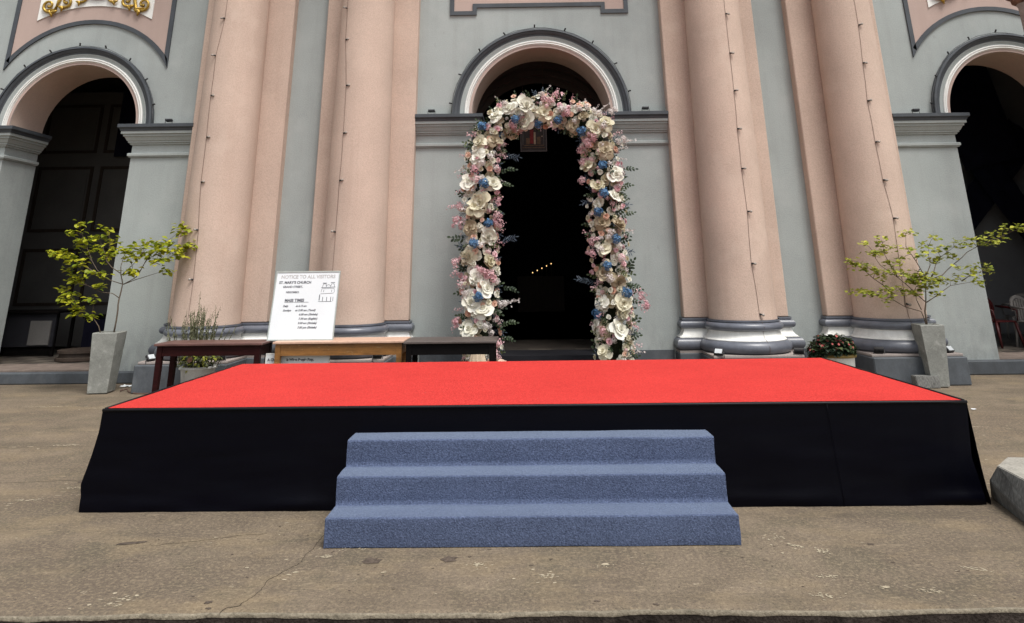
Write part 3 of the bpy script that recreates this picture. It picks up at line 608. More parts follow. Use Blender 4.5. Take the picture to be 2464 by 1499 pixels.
def side_panel(xc, wl, wr):
    a = arc3(xc-wl, xc+wr, 5.09, .85)
    p = panel([(q[0], q[1]) for q in a]+[(xc+wr, ZT), (xc-wl, ZT)])
    a = arc3(xc-1.03, xc+1.06, 6.01, .27)
    w_ = MB().prism(a+[(xc+1.06, 8.1), (xc-1.03, 8.1)], W-.03, W-.0125).build('white_plaque', M['white'], p)
    return p
pl = side_panel(-7.79, 1.46, 1.46); pr = side_panel(8.30, 1.46, 1.46)
panel([(-1.323, 6.0), (-.84, 6.0), (-.84, 6.14), (1.40, 6.14), (1.40, 6.0), (1.89, 6.0), (1.89, ZT), (-1.323, ZT)])
# gilt scrolls and dark wreath on the white plaques
def scroll(cx, cz, s, fl, par, k=1.0):
    mb = MB(); pts = []; rs = []
    for i in range(26):
        t = i/25; a = -1.9+t*6.6; r = s*(.30-.24*t)
        pts.append((cx+fl*(r*math.cos(a)), W-.055-.01*math.sin(t*3), cz+r*math.sin(a))); rs.append(.024*k*(1-.35*t))
    pts.append((pts[-1][0]+.005, pts[-1][1]-.012, pts[-1][2])); rs.append(.03*k)
    mb.tube(pts, rs, 7)
    base = Vector(pts[0])
    for q, l in ((.2, .9), (.7, .7), (1.25, .9)):   # acanthus lobes
        mb.tube([base, base+Vector((-fl*s*.18*math.cos(q)*l, -.015, -s*.10*math.sin(q)*l)), base+Vector((-fl*s*.34*math.cos(q)*l, -.005, s*(.12-.32*q)*l))], [.02*k, .03*k, .008], 6)
    mb.build('gilt_scroll', M['gold'], par)
for xc, par in ((-7.77, pl), (8.32, pr)):
    for f in (-1, 1):
        scroll(xc+f*.86, 6.29, .42, f, par, 1.15); scroll(xc+f*.56, 6.36, .36, -f, par, 1.1); scroll(xc+f*.27, 6.44, .30, -f, par, .9)
        mb = MB(); mb.tube([(xc+f*.9, W-.05, 6.22), (xc+f*.74, W-.06, 6.20), (xc+f*.70, W-.06, 6.36), (xc+f*.64, W-.05, 6.62), (xc+f*.7, W-.05, 7.0)], [.01, .035, .03, .03, .02], 7); mb.build('gilt_scroll', M['gold'], par)
        scroll(xc+f*.6, 7.0, .5, f, par, 1.2)
    mb = MB(); mb.tube([(xc+.33*math.cos(a), W-.05, 6.76+.33*math.sin(a)) for a in [2*PI*k/36 for k in range(37)]], .035, 8); mb.build('plaque_wreath', M['trim'], par)
# ============================================================ STAGE
SX0, SX1, SY0, SY1, SZ = -3.135, 3.185, 5.71, 8.30, .66
stage = empty('stage', (0, 7, 0), 'low stage with bright red carpet top and black cloth skirt', 'stage')
def carpet():
    nx, ny = 160, 150; mb = MB(); vs = []
    for j in range(ny+1):
        for i in range(nx+1):
            x = SX0+.035+(SX1-SX0-.07)*i/nx; y = SY0-.004+(SY1-SY0-.02)*j/ny
            z = SZ+.004+.0022*noise.noise(Vector((x*1.1, y*2.2, 3)))+.0025*max(0, noise.noise(Vector((x*.5, y*5, 8))))
            for sm, h in ((SY1-.30, .005), (SY0+1.22, .0022)): z += h*math.exp(-((y-sm-.012*math.sin(x*.8))/.012)**2)
            for sx_ in (-1.05, 1.02): z += .003*math.exp(-((x-sx_-.01*math.sin(y*2))/.012)**2)
            if j == 0: y += .006*noise.noise(Vector((x*2.2, 1, 1)))
            vs.append((x, y, z))
    mb.add(vs, [(j*(nx+1)+i, j*(nx+1)+i+1, (j+1)*(nx+1)+i+1, (j+1)*(nx+1)+i) for j in range(ny) for i in range(nx)], True)
    c = mb.build('carpet', M['carpet_red'], stage)
    mb = MB(); mb.box(SX0+.01, SX1-.01, SY0+.01, SY1-.01, SZ-.05, SZ-.004); mb.build('deck', M['wood_dark'], stage)
    mb = MB()
    mb.tube([(SX0+.015, SY0, SZ+.002), (SX0+.012, SY1, SZ+.002)], .008, 6); mb.tube([(SX1-.015, SY0, SZ+.002), (SX1-.012, SY1, SZ+.002)], .008, 6)
    mb.tube([(SX0, SY0-.006+.005*noise.noise(Vector((x*2, 4, 4))), SZ-.008) for x in [0]]+[(SX0+(SX1-SX0)*k/40, SY0-.008+.004*noise.noise(Vector((k*.4, 4, 4))), SZ-.007) for k in range(1, 41)], .011, 6)
    mb.build('edge_binding', M['cloth_edge'], stage)
carpet()
def profile_side(v, a, L, tagged):
    # the two front corners hang unevenly: the left one bellies out, the right one is drawn in above its foot
    if tagged != .012: return 0
    def ip(t): 
        for (v0, x0), (v1, x1) in zip(t, t[1:]):
            if v <= v1: return x0+(x1-x0)*(v-v0)/(v1-v0)
        return t[-1][1]
    l = ip(((0, 0), (.18, .0), (.45, -.03), (.74, -.075), (.85, -.06), (1, -.055)))*(1-min(1, a/.3))
    r = ip(((0, 0), (.2, -.015), (.55, -.045), (.8, -.02), (1, -.012)))*(1-min(1, (L-a)/.3))
    return l+r
def skirt(p0, p1, flare0, flare1, name, seams, seed):
    d = Vector(p1)-Vector(p0); L = d.length; d.normalize(); n_ = Vector((d.y, -d.x))
    nx, nz = int(L/.035), 26; vs = []
    for j in range(nz+1):
        v = j/nz; z = (SZ-.002)*(1-v)
        for i in range(nx+1):
            u = i/nx; a = u*L
            end = (flare0*(1-min(1, a/.35))**2 if flare0 else 0), (flare1*(1-min(1, (L-a)/.35))**2 if flare1 else 0)
            o = .004+.014*v+(end[0]+end[1])*v**1.6*.6
            o += .006*math.exp(-((a*1.0 % .61-.3)/.05)**2)*v*(.4+noise.noise(Vector((a, 1, seed))))+.006*noise.noise(Vector((a*7, v*1.2, seed+9)))*v+.003*noise.noise(Vector((a*3, v*16, seed+2)))*v
            o += .010*v*noise.noise(Vector((a*.9, v*1.3, seed)))+.006*noise.noise(Vector((a*2.0, v*5, seed+3)))*v
            if v > .86: o += .016*math.sin((v-.86)/.14*PI)*max(0, noise.noise(Vector((a*1.7, 3, seed)))*1.6+.25)   # slack roll above the hem
            for s in seams:
                if abs(a-s) < .05: o += .004*(1-abs(a-s)/.05)
            along = a+profile_side(v, a, L, flare1)+(-(flare0 or 0)*v**1.5*(1-min(1, a/.25)))+((flare1 or 0)*v**1.5*(1-min(1, (L-a)/.25)))
            q = Vector(p0)+d*along+n_*o
            vs.append((q.x, q.y, max(.003, z)))
    mb = MB(); mb.add(vs, [(j*(nx+1)+i, (j+1)*(nx+1)+i, (j+1)*(nx+1)+i+1, j*(nx+1)+i+1) for j in range(nz) for i in range(nx)], True)
    return mb.build(name, M['cloth'], stage)
skirt((SX0, SY0), (SX1, SY0), .0, .012, 'skirt_cloth', (.28, .62, 1.9, 5.3, 6.05, 6.2), 1)
skirt((SX1, SY0), (SX1, SY1), .02, 0, 'skirt_cloth', (.3, 1.4), 5)
skirt((SX0, SY1), (SX0, SY0), 0, .02, 'skirt_cloth', (1.4,), 9)
skirt((SX1, SY1), (SX0, SY1), 0, 0, 'skirt_cloth', (), 12)
for s, w in ((SX0+5.3-SX0*0, 0),):
    pass
mb = MB()
for a in (5.3,):     # stitched seam of the cloth, standing proud
    mb.tube([(SX0+a+.03*k/10, SY0-.02-.012*k/10, SZ-.01-(SZ-.03)*k/10) for k in range(11)], .0018, 5)
mb.build('seam', M['cloth'], stage)

# ------------------------------------------------------------ steps in front of the stage
steps = empty('carpeted_steps', (0, 5.3, 0), 'three step stair wrapped in blue grey carpet leading up to the stage', 'steps')
def steps_carpet():
    fr, ru, rd = 4.975, .243, .163; prof = []
    def nose(y, z, r=.011, n=5):
        return [(y+r-r*math.cos(PI/2*k/n), z-r+r*math.sin(PI/2*k/n)) for k in range(n+1)]
    for s in range(3):
        y = fr+s*ru; z0 = s*rd; z1 = z0+rd
        lo = [(y+.003, z0+.004)] if s == 0 else [(y+.002, z0+.003)]
        prof += lo+[(y, z0+(z1-z0)*t) for t in (.2, .4, .6, .8)]+nose(y, z1)+[(y+.04+(ru-.05)*t, z1+.002*math.sin(t*3)) for t in (.1, .4, .7)]+[(y+ru-.012, z1), (y+ru-.004, z1+.001)]
    prof[-1] = (SY0-.012, 3*rd)
    nx = 110; k = len(prof); vs = []
    for i in range(nx+1):
        x = -1.26+2.53*i/nx
        for j, (y, z) in enumerate(prof):
            e = 1 if 0 < i < nx else .4
            w = .0042*noise.noise(Vector((x*2.3, y*5, z*6)))*e
            vs.append((x+.008*noise.noise(Vector((z*9, y*4, i)))*(i in (0, nx)), y+w, max(.002, z+w*.6)))
    mb = MB(); mb.add(vs, [(i*k+j, (i+1)*k+j, (i+1)*k+j+1, i*k+j+1) for i in range(nx) for j in range(k-1)], True)
    c = mb.build('step_carpet', M['carpet_blue'], steps)
    for x0, x1 in ((-1.262, -1.250), (1.262, 1.272)):
        for s in range(3):
            mb = MB(); mb.box(x0, x1, fr+s*ru+.006, SY0-.03, s*rd+(0.001 if s else 0), (s+1)*rd-.006); mb.build('side_panel', M['carpet_blue'], steps)
    mb = MB(); mb.box(-1.248, 1.258, fr+.012, SY0-.04, .001, rd-.012); mb.box(-1.248, 1.258, fr+ru+.012, SY0-.04, rd-.011, 2*rd-.012); mb.box(-1.248, 1.258, fr+2*ru+.012, SY0-.04, 2*rd-.011, 3*rd-.012)
    mb.build('step_frame', M['wood_dark'], steps)
steps_carpet()

# ============================================================ TABLES
def table(loc_x0, loc_x1, y0, y1, top, body, lab, H=.75, leg=.07, over=.03, apron=.12, rear_in=0):
    t = empty('wooden_table', ((loc_x0+loc_x1)/2, (y0+y1)/2, 0), lab, 'table', 'wooden tables in a row behind the stage')
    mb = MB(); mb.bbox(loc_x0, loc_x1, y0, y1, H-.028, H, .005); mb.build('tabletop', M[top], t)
    a0, a1, b0, b1 = loc_x0+over, loc_x1-over, y0+over, y1-over
    for x in (a0, a1-leg):
        for y in (b0, b1-leg):
            mb = MB(); z = H-.029; f = .006
            vs = [(x+f, y+f, 0), (x+leg-f, y+f, 0), (x+leg-f, y+leg-f, 0), (x+f, y+leg-f, 0), (x, y, z), (x+leg, y, z), (x+leg, y+leg, z), (x, y+leg, z)]
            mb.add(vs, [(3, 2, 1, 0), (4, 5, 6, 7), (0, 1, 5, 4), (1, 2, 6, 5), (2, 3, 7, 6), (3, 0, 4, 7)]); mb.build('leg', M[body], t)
    for y in (b0+.008, b1-.03):
        MB().box(a0+leg+.001, a1-leg-.001, y, y+.022, H-.03-apron, H-.0295).build('apron', M[body], t)
    for x in (a0+.008, a1-.03):
        MB().box(x, x+.022, b0+leg+.001, b1-leg-.001, H-.03-apron, H-.0295).build('apron', M[body], t)
    return t
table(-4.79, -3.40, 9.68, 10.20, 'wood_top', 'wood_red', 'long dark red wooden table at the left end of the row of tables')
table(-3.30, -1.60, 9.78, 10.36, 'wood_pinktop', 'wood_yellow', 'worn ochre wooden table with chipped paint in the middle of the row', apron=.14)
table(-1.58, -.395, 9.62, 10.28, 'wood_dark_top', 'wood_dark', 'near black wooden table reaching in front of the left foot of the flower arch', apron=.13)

# ============================================================ TEXT
def text(s, size, x, z, y, parent, m='ink', bold=.0, align='LEFT', shear=0, T=None, sx=1.0):
    cu = bpy.data.curves.new('t', 'FONT'); cu.body = s; cu.size = size; cu.align_x = align; cu.offset = bold; cu.shear = shear; cu.resolution_u = 3
    o = bpy.data.objects.new('t', cu); C.objects.link(o)
    dg = bpy.context.evaluated_depsgraph_get(); me = bpy.data.meshes.new_from_object(o.evaluated_get(dg))
    bpy.data.objects.remove(o)
    pts = [(x+v.co.x*sx, z+v.co.y) for v in me.vertices]
    for v, p in zip(me.vertices, pts): v.co = T(p[0], y, p[1])
    me.materials.clear(); me.materials.append(M[m]); me.name = 'lettering'
    ob = bpy.data.objects.new('lettering', me); C.objects.link(ob); attach(ob, parent); return ob
BX0, BX1, BY, BZ = -3.445, -2.565, 9.98, .752
tilt = math.radians(11)
board = empty('notice_board', (-3.0, BY, BZ), 'framed white notice board with visitor notice and mass times, leaning on the ochre table', 'notice board')
def TB(x, d, z):     # x along, d out of the face, z up the face; board leans back
    return Vector((BX0+x, BY+z*math.sin(tilt)-d*math.cos(tilt), BZ+z*math.cos(tilt)-0+d*-math.sin(tilt)))
def bslab(parent, name, x0, x1, z0, z1, d0, d1, m, T=TB):
    vs = [T(x, d, z) for z in (z0, z1) for x, d in ((x0, d1), (x1, d1), (x1, d0), (x0, d0))]
    return MB().add(vs, [(3, 2, 1, 0), (4, 5, 6, 7), (0, 1, 5, 4), (1, 2, 6, 5), (2, 3, 7, 6), (3, 0, 4, 7)]).build(name, M[m], parent)
BW, BH = .88, .885
bslab(board, 'panel', .012, BW-.012, .014, BH-.012, 0, .008, 'board')
for a in ((0, .014, 0, BH), (BW-.014, BW, 0, BH), (.0145, BW-.0145, 0, .014), (.0145, BW-.0145, BH-.014, BH)): bslab(board, 'frame', *a, -.004, .016, 'alu')
D_ = .0095
for s, sz, x, z, al, m, b, sh, sx in (
    ('NOTICE TO ALL VISITORS', .064, .445, .79, 'CENTER', 'ink_faded', .0022, 0, 1.12), ('ST. MARY\u2019S CHURCH', .046, .055, .722, 'LEFT', 'ink', .0020, 0, 1.02),
    ('GRAND STREET,', .037, .115, .668, 'LEFT', 'ink', .0014, 0, 1.0), ('NEGOMBO.', .035, .165, .598, 'LEFT', 'ink', .0014, 0, 1.0),
    ('MASS TIMES', .050, .165, .488, 'LEFT', 'ink', .0022, 0, 1.0),
    ('Daily', .034, .150, .420, 'LEFT', 'ink', .0014, .3, 1.0), ('at 6.15 am', .034, .325, .420, 'LEFT', 'ink', .0014, .3, 1.0),
    ('Sundays', .034, .158, .365, 'LEFT', 'ink', .0014, .3, 1.0), ('at 5.00 am (Tamil)', .034, .325, .365, 'LEFT', 'ink', .0014, .3, 1.08),
    ('6.00 am (Sinhala)', .034, .380, .312, 'LEFT', 'ink', .0014, .3, 1.08), ('7.30 am (English)', .034, .382, .258, 'LEFT', 'ink', .0014, .3, 1.08),
    ('9.00 am (Sinhala)', .034, .380, .203, 'LEFT', 'ink', .0014, .3, 1.08), ('7.00 pm (Sinhala)', .034, .382, .148, 'LEFT', 'ink', .0014, .3, 1.08)):
    if al == 'CENTER':
        text(s, sz, x, z, D_, board, m, b, al, sh, lambda a, d, c: TB(a if True else a, d, c), 1.0)
    else: text(s, sz, x, z, D_, board, m, b, al, sh, lambda a, d, c: TB(a, d, c), sx)
bslab(board, 'lettering', .165, .490, .477, .482, .0088, .0095, 'ink')
# little drawing of a church front on the board
def stroke(parent, pts, w, m='ink'):
    mb = MB()
    for (x0, z0), (x1, z1) in zip(pts, pts[1:]):
        d = Vector((x1-x0, z1-z0)); l = d.length; d.normalize(); n_ = Vector((-d.y, d.x))*w
        q = [TB(x0+n_.x, .0094, z0+n_.y), TB(x0-n_.x, .0094, z0-n_.y), TB(x1-n_.x, .0094, z1-n_.y), TB(x1+n_.x, .0094, z1+n_.y)]
        mb.add(q, [(0, 1, 2, 3)])
    return mb
dr = MB()
for pts, w in (([(.63, .500), (.63, .575)], .006), ([(.62, .485), (.80, .485)], .003), ([(.675, .49), (.675, .545)], .004), ([(.73, .49), (.73, .545)], .004), ([(.785, .49), (.785, .545)], .004), ([(.815, .49), (.815, .545)], .003),
               ([(.64, .585), (.80, .592), (.82, .598)], .0025), ([(.675, .61), (.68, .635)], .003), ([(.785, .61), (.788, .635)], .003), ([(.645, .605), (.65, .650), (.735, .655), (.82, .650), (.825, .605)], .002),
               ([(.64, .665), (.83, .672)], .004), ([(.655, .675), (.665, .715), (.70, .715), (.71, .675)], .0028), ([(.765, .675), (.775, .715), (.81, .715), (.82, .675)], .0028), ([(.70, .69), (.735, .705), (.77, .69)], .0025), ([(.655, .725), (.71, .725)], .004), ([(.765, .73), (.82, .733)], .004)):
    s_ = stroke(board, pts, w); dr.add(s_.v, s_.f)
dr.build('church_drawing', M['ink'], board)
# second, lower board standing on the ground behind the table
low = empty('low_notice_board', (-3.0, 9.93, 0), 'white board with bold lettering standing on the ground behind the ochre table legs', 'notice board')
def TL(x, d, z): return Vector((-3.425+x*.95, 9.91+.06*z-d, z))
LH = .60
bslab(low, 'panel', .01, .873, .002, LH-.01, 0, .008, 'board', TL); 
for a in ((0, .01, 0, LH), (.8735, .8835, 0, LH), (.0105, .873, LH-.0095, LH)): bslab(low, 'frame', *a, -.003, .012, 'white', TL)
text('A Church', .044, .03, .508, .0095, low, 'ink', .0024, 'LEFT', 0, TL, 1.0)
text('Is When People Pray,', .044, .29, .508, .0095, low, 'ink', .0024, 'LEFT', 0, TL, .98)
text('It Becomes Holy.', .044, .30, .445, .0095, low, 'ink', .0024, 'LEFT', 0, TL, 1.0)

# ============================================================ FLOODLIGHTS
def floodlight(x, y, z, yaw, lab, pitch=.7, s=1.0, group='small black floodlights'):
    t = empty('floodlight', (x, y, z), lab, 'floodlight', group, yaw)
    R_ = Matrix.Rotation(-pitch, 3, 'X')
    def tr(mb): mb.v = [tuple(R_ @ Vector(v)*s+Vector((0, 0, .085*s))) for v in mb.v]; return mb
    tr(MB().bbox(-.065, .065, -.020, .020, -.045, .045, .006)).build('housing', M['black_plastic'], t, local=True)
    tr(MB().box(-.052, .052, -.024, -.0205, -.034, .034)).build('lamp_glass', M['lamp_glass'], t, local=True)
    mb = MB()
    for i in range(6): mb.box(-.05+i*.018, -.044+i*.018, .0205, .034, -.035, .035)
    tr(mb).build('cooling_fins', M['black_plastic'], t, local=True)
    mb = MB(); mb.tube([(-.072*s, 0, .085*s), (-.072*s, 0, .012*s), (-.06*s, 0, .004*s), (.06*s, 0, .004*s), (.072*s, 0, .012*s), (.072*s, 0, .085*s)], .006*s, 6); mb.build('bracket', M['black_plastic'], t, local=True)
    return t
floodlight(-5.45, 10.97, .372, 1.2, 'small black floodlight on the left corner of the leftmost column plinth')
floodlight(-4.42, 10.93, .372, PI+.25, 'black floodlight on the leftmost plinth, seen just under the red brown table')
floodlight(-2.16, 10.93, .372, .4+PI, 'black floodlight on the plinth behind the ochre table')
floodlight(2.72, 10.92, .372, -.6, 'floodlight with bright glass at the left foot of the inner right column')
floodlight(3.86, 10.93, .372, PI-.3, 'black floodlight at the right foot of the inner right column')
floodlight(5.0, 10.94, .372, PI-.2, 'black floodlight at the left foot of the outer right column, above the red flowers')
floodlight(6.02, 10.98, .372, .5, 'floodlight with bright glass on the right corner of the rightmost plinth')
for x, z, lab in ((-6.12, 4.057, 'black floodlight lying on the ledge beside the left arch'), (-1.60, 4.157, 'black floodlight on the ledge left of the middle arch'),
                  (2.07, 4.157, 'black floodlight on the ledge right of the middle arch'), (6.66, 4.057, 'black floodlight on the ledge beside the right arch')):
    floodlight(x, W-.10, z, PI, lab, pitch=1.5, s=.85, group='floodlights on the ledges beside the arches')

# ============================================================ STRING LIGHTS
rl = random.Random(3)
def bulb_mesh():
    mb = MB(); mb.lathe([(.004, 0), (.012, .002), (.013, .03), (.011, .034)], 8); me = bpy.data.meshes.new('socket'); me.from_pydata(mb.v, [], mb.f); me.materials.append(M['black_plastic'])
    mb = MB(); mb.lathe([(.010, .034), (.017, .045), (.018, .055), (.011, .068), (.001, .072)], 8); m2 = bpy.data.meshes.new('bulb'); m2.from_pydata(mb.v, [], mb.f); m2.materials.append(M['bulb'])
    for m in (me, m2): m.polygons.foreach_set('use_smooth', [True]*len(m.polygons))
    return me, m2
SOCK, BULB = bulb_mesh(); BULBD = BULB.copy(); BULBD.materials.clear(); BULBD.materials.append(M['black_plastic'])
def string_light(pts, outs, lab, grp, ms='wire', wr=.0026):
    t = empty('string_light', tuple(pts[0][0]), lab, 'string light', grp)
    mb = MB(); mb.tube([p for p, b in pts], wr, 5); mb.build('cable', M[ms], t)
    for (p, b), o in zip(pts, outs):
        if not b: continue
        R_ = facing(o, 0)
        if ms == 'wire_grey':
            inst(SOCK, 'socket', t, p, R_, 1.0); inst(BULBD, 'bulb', t, p, R_, .85); continue
        s = inst(SOCK, 'socket', t, p, R_, 1.05); bb = bpy.data.objects.new('bulb', BULB); C.objects.link(bb); bb.parent = s
COLS = {'outer left': (-4.95, [(-8.7, 5.70), (-19.3, 5.05), (-18.8, 4.37), (-16.1, 3.68), (-15.3, 2.97), (-8.2, 2.24), (-5.9, 1.52)]),
        'inner left': (-2.715, [(-36, 5.88), (-34.6, 5.31), (-24, 4.51), (-23, 3.72), (-24.1, 2.97), (-24.6, 2.19)]),
        'inner right': (3.285, [(11.5, 5.65), (11.2, 4.96), (11.1, 4.32), (9.4, 3.70), (9.1, 3.07), (11.3, 2.42), (8.2, 1.66), (12.8, .95)]),
        'outer right': (5.52, [(3.5, 5.41), (-.8, 4.76), (-4.4, 4.12), (-2.6, 3.46), (-.4, 2.87), (6.6, 2.29), (2.9, 1.07)])}
for k, (xc, l) in COLS.items():
    pts, outs = [], []
    def on(a, z, extra=0):
        r = (.5-.0062*max(0, z-SB)-.0009*max(0, z-SB)**1.6)+.006+extra; a = math.radians(a); return (xc+r*math.sin(a), 11.55-r*math.cos(a), z)
    pts.append((on(l[0][0], 7.2), False)); outs.append(None)
    pts.append((on(l[0][0], 6.4), True)); outs.append((rl.choice((-1, 1)), -.5, -.1))
    for i, (a, z) in enumerate(l):
        pts.append((on(a, z), True)); s = rl.choice((-1, 1)) if 'left' in k else 1
        outs.append((s*1.0, -.45, rl.uniform(-.3, .25)))
        if i+1 < len(l):
            a2, z2 = l[i+1]; pts.append((on((a+a2)/2+rl.uniform(-1, 1), (z+z2)/2), False)); outs.append(None)
    a = l[-1][0]
    for z, e in ((.9, 0), (.83, .035), (.77, .08), (.70, .03), (.62, .06), (.59, .11), (.50, .175), (.41, .14), (.375, .15), (.372, .19), (.20, .215), (.02, .225)):
        if 'left' in k and z > .85: continue
        pts.append((on(a+1, z, e), False)); outs.append(None)
    string_light(pts, outs, 'thin cable of small bulbs running down the %s column' % k, 'strings of bulbs down the columns')
for B, nm, aa in ((BAY[0], 'middle', None), (BAY[1], 'left', None), (BAY[2], 'right', None)):
    pts, outs = [], []; R_ = B['R']+.012; N = 9
    for i in range(N*3+1):
        a = PI-PI*i/(N*3); j = rl.uniform(-.004, .012)
        p = (B['x']+(R_+j)*math.cos(a), W-.075+rl.uniform(-.01, .01), B['zs']+.0+(R_+j)*math.sin(a)+.005)
        pts.append((p, i % 3 == 1)); outs.append((math.cos(a)+rl.uniform(-.5, .5), -.5, math.sin(a)+rl.uniform(-.2, .2)))
    string_light(pts, outs, 'loose cable of small bulbs around the %s arch' % nm, 'strings of bulbs round the arches', 'wire_grey', .006)

# ============================================================ PLANTERS AND TREES
def planter(cx_, cy_, ht, hb, H, rz, lab, skew=0):
    t = empty('concrete_planter', (cx_, cy_, 0), lab, 'planter', 'tall square concrete planters', rz)
    n = 8; mb = MB(); vs = []
    prof = [(hb*.98, .012), (hb, .02), (ht, H-.012), (ht-.006, H), (ht-.03, H), (ht-.035, H-.05)]
    for h_, z in prof: vs += [(-h_+skew*(H-z), -h_, z), (h_+skew*(H-z), -h_, z), (h_+skew*(H-z), h_, z), (-h_+skew*(H-z), h_, z)]
    fs = [(i*4+k, i*4+(k+1) % 4, (i+1)*4+(k+1) % 4, (i+1)*4+k) for i in range(len(prof)-1) for k in range(4)]
    mb.add(vs, fs); mb.build('pot_body', M['pot'], t, local=True, bevel=.006)
    h_ = ht-.036; MB().add([(-h_, -h_, H-.04), (h_, -h_, H-.04), (h_, h_, H-.04), (-h_, h_, H-.04)], [(0, 1, 2, 3)]).build('soil', M['soil'], t, local=True)
    MB().box(-hb*.8, hb*.8, -hb*.8, hb*.8, 0, .0115).build('pot_foot', M['soil'], t, local=True)
    return t
planter(-6.095, 10.97, .172, .135, .81, .12, 'tall tapered concrete planter on the left holding the yellow green tree')
planter(5.665, 10.78, .160, .113, .81, -.10, 'tall tapered concrete planter on the right in front of the rightmost plinth')
def leaf_mesh(L, wd, fold=.25, curl=.3, obov=True):
    n = 5; vs = []; 
    for i in range(n+1):
        t = i/n; w = wd*(math.sin(PI*(t**1.35 if obov else t))**.8)+.0004
        y = L*t; z = -curl*L*t*t
        vs += [(-w, y, z+w*fold), (0, y, z), (w, y, z+w*fold)]
    fs = []
    for i in range(n):
        for k in (0, 1): fs.append((i*3+k, i*3+k+1, (i+1)*3+k+1, (i+1)*3+k))
    return vs, fs
def shared(name, v, f, m, smooth=True):
    me = bpy.data.meshes.new(name); me.from_pydata(v, [], f); me.materials.append(M[m]); me.polygons.foreach_set('use_smooth', [smooth]*len(me.polygons)); return me
def small_tree(branches, clusters, Y, base, rad0, m, ldim, nleaf, lab, seed, spread, loc):
    rnd = random.Random(seed); t = empty('potted_tree', loc, lab, 'tree', 'small trees in the tall concrete planters')
    depth = {}
    def yy(x, z):      # branches fan out in depth too
        return Y+.26*noise.noise(Vector((x*2.1, z*2.1, seed)))*min(1, max(0, (z-.85)*1.6))
    pts_all = []; trunk = None
    for bi, b in enumerate(branches):
        r0 = rad0 if bi == 0 else rad0*.55
        P_ = []
        for (x0, z0), (x1, z1) in zip(b, b[1:]):
            for q in (0, .5): x, z = x0+(x1-x0)*q, z0+(z1-z0)*q; P_.append(Vector((x+.006*noise.noise(Vector((x*30, z*30, 1))), yy(x, z), z)))
        x, z = b[-1]; P_.append(Vector((x, yy(x, z), z)))
        if bi == 0 or b[0][1] < .9: P_[0].z = .74
        n = len(P_); mb = MB(); mb.tube(P_, [r0*(1-.72*i/(n-1)) for i in range(n)], 6)
        o = mb.build('trunk' if trunk is None else 'branch', M['twig'], t if trunk is None else trunk)
        if trunk is None: trunk = o
        pts_all += P_
    meshes = []
    for q in range(4):
        v, f = leaf_mesh(ldim[0]*rnd.uniform(.8, 1.15), ldim[1]*rnd.uniform(.85, 1.15), rnd.uniform(.1, .4), rnd.uniform(.05, .5)); meshes.append(shared('leaf', v, f, m))
    count = 0; rest = MB()
    order = list(range(len(clusters)))
    for ci in order:
        x, z = clusters[ci]; c = Vector((x, yy(x, z)+rnd.uniform(-.05, .05), z))
        near = min(pts_all, key=lambda p: (p-c).length)
        if (near-c).length > .02:
            mid = near.lerp(c, .55)+Vector((0, 0, .02)); MB().tube([near, mid, c], [.0045, .003, .0022], 5).build('twig', M['twig'], trunk)
        for k in range(nleaf):
            p = c+Vector((rnd.gauss(0, spread), rnd.gauss(0, spread*.8), rnd.gauss(0, spread*.5)))
            az = rnd.uniform(0, 2*PI); el = rnd.uniform(-.35, .55)
            R_ = Matrix.Rotation(az, 3, 'Z') @ Matrix.Rotation(el, 3, 'X') @ Matrix.Rotation(rnd.uniform(-.6, .6), 3, 'Y'); s = rnd.uniform(.65, 1.1)
            if count < 300 and k < 4:
                inst(rnd.choice(meshes), 'leaf', t, p, R_, s); count += 1
            else:
                me = rnd.choice(meshes); rest.add([R_ @ (v.co*s)+p for v in me.vertices], [tuple(pp.vertices) for pp in me.polygons], True)
    tag(rest.build('foliage', M[m], t), kind='stuff')
small_tree(LEFT_BRANCHES, LEFT_CLUSTERS, 10.95, None, .013, 'leaf_lime', (.105, .036), 16, 'small tree with bright yellow green leaves growing in the left concrete planter', 4, .052, (-6.06, 10.95, .78))
RIGHT_CLUSTERS += [(5.60, 1.42), (5.70, 1.36), (5.78, 1.46), (5.50, 1.37), (5.88, 1.40), (5.64, 1.50), (5.74, 1.40)]
small_tree(RIGHT_BRANCHES, RIGHT_CLUSTERS, 10.75, None, .014, 'leaf_olive', (.076, .034), 15, 'small spreading tree with olive green leaves growing in the right concrete planter', 7, .052, (5.62, 10.75, .78))
# dry sprigs and weeds at the foot of the trees
def sprigs(x, y, z, n, h, name, par_lab, m, seed, r=.1):
    rnd = random.Random(seed); mb = MB()
    for k in range(n):
        a = rnd.uniform(0, 2*PI); p = Vector((x+rnd.uniform(-r, r), y+rnd.uniform(-r, r), z)); d = Vector((math.cos(a)*.8, math.sin(a)*.8, 1)).normalized()
        v, f = leaf_mesh(h*rnd.uniform(.6, 1.2), .006, .2, .3, False); R_ = facing(d) @ Matrix.Rotation(-PI/2, 3, 'X') ; mb.add([R_ @ Vector(q)+p for q in v], f, True)
    return mb
t = sprigs(-6.09, 10.93, .77, 40, .10, 'weeds', '', 'leaf_sage', 3).build('weeds', M['leaf_sage']); tag(t, 'dry weeds sprouting from the soil of the left concrete planter', 'weeds', kind='stuff')
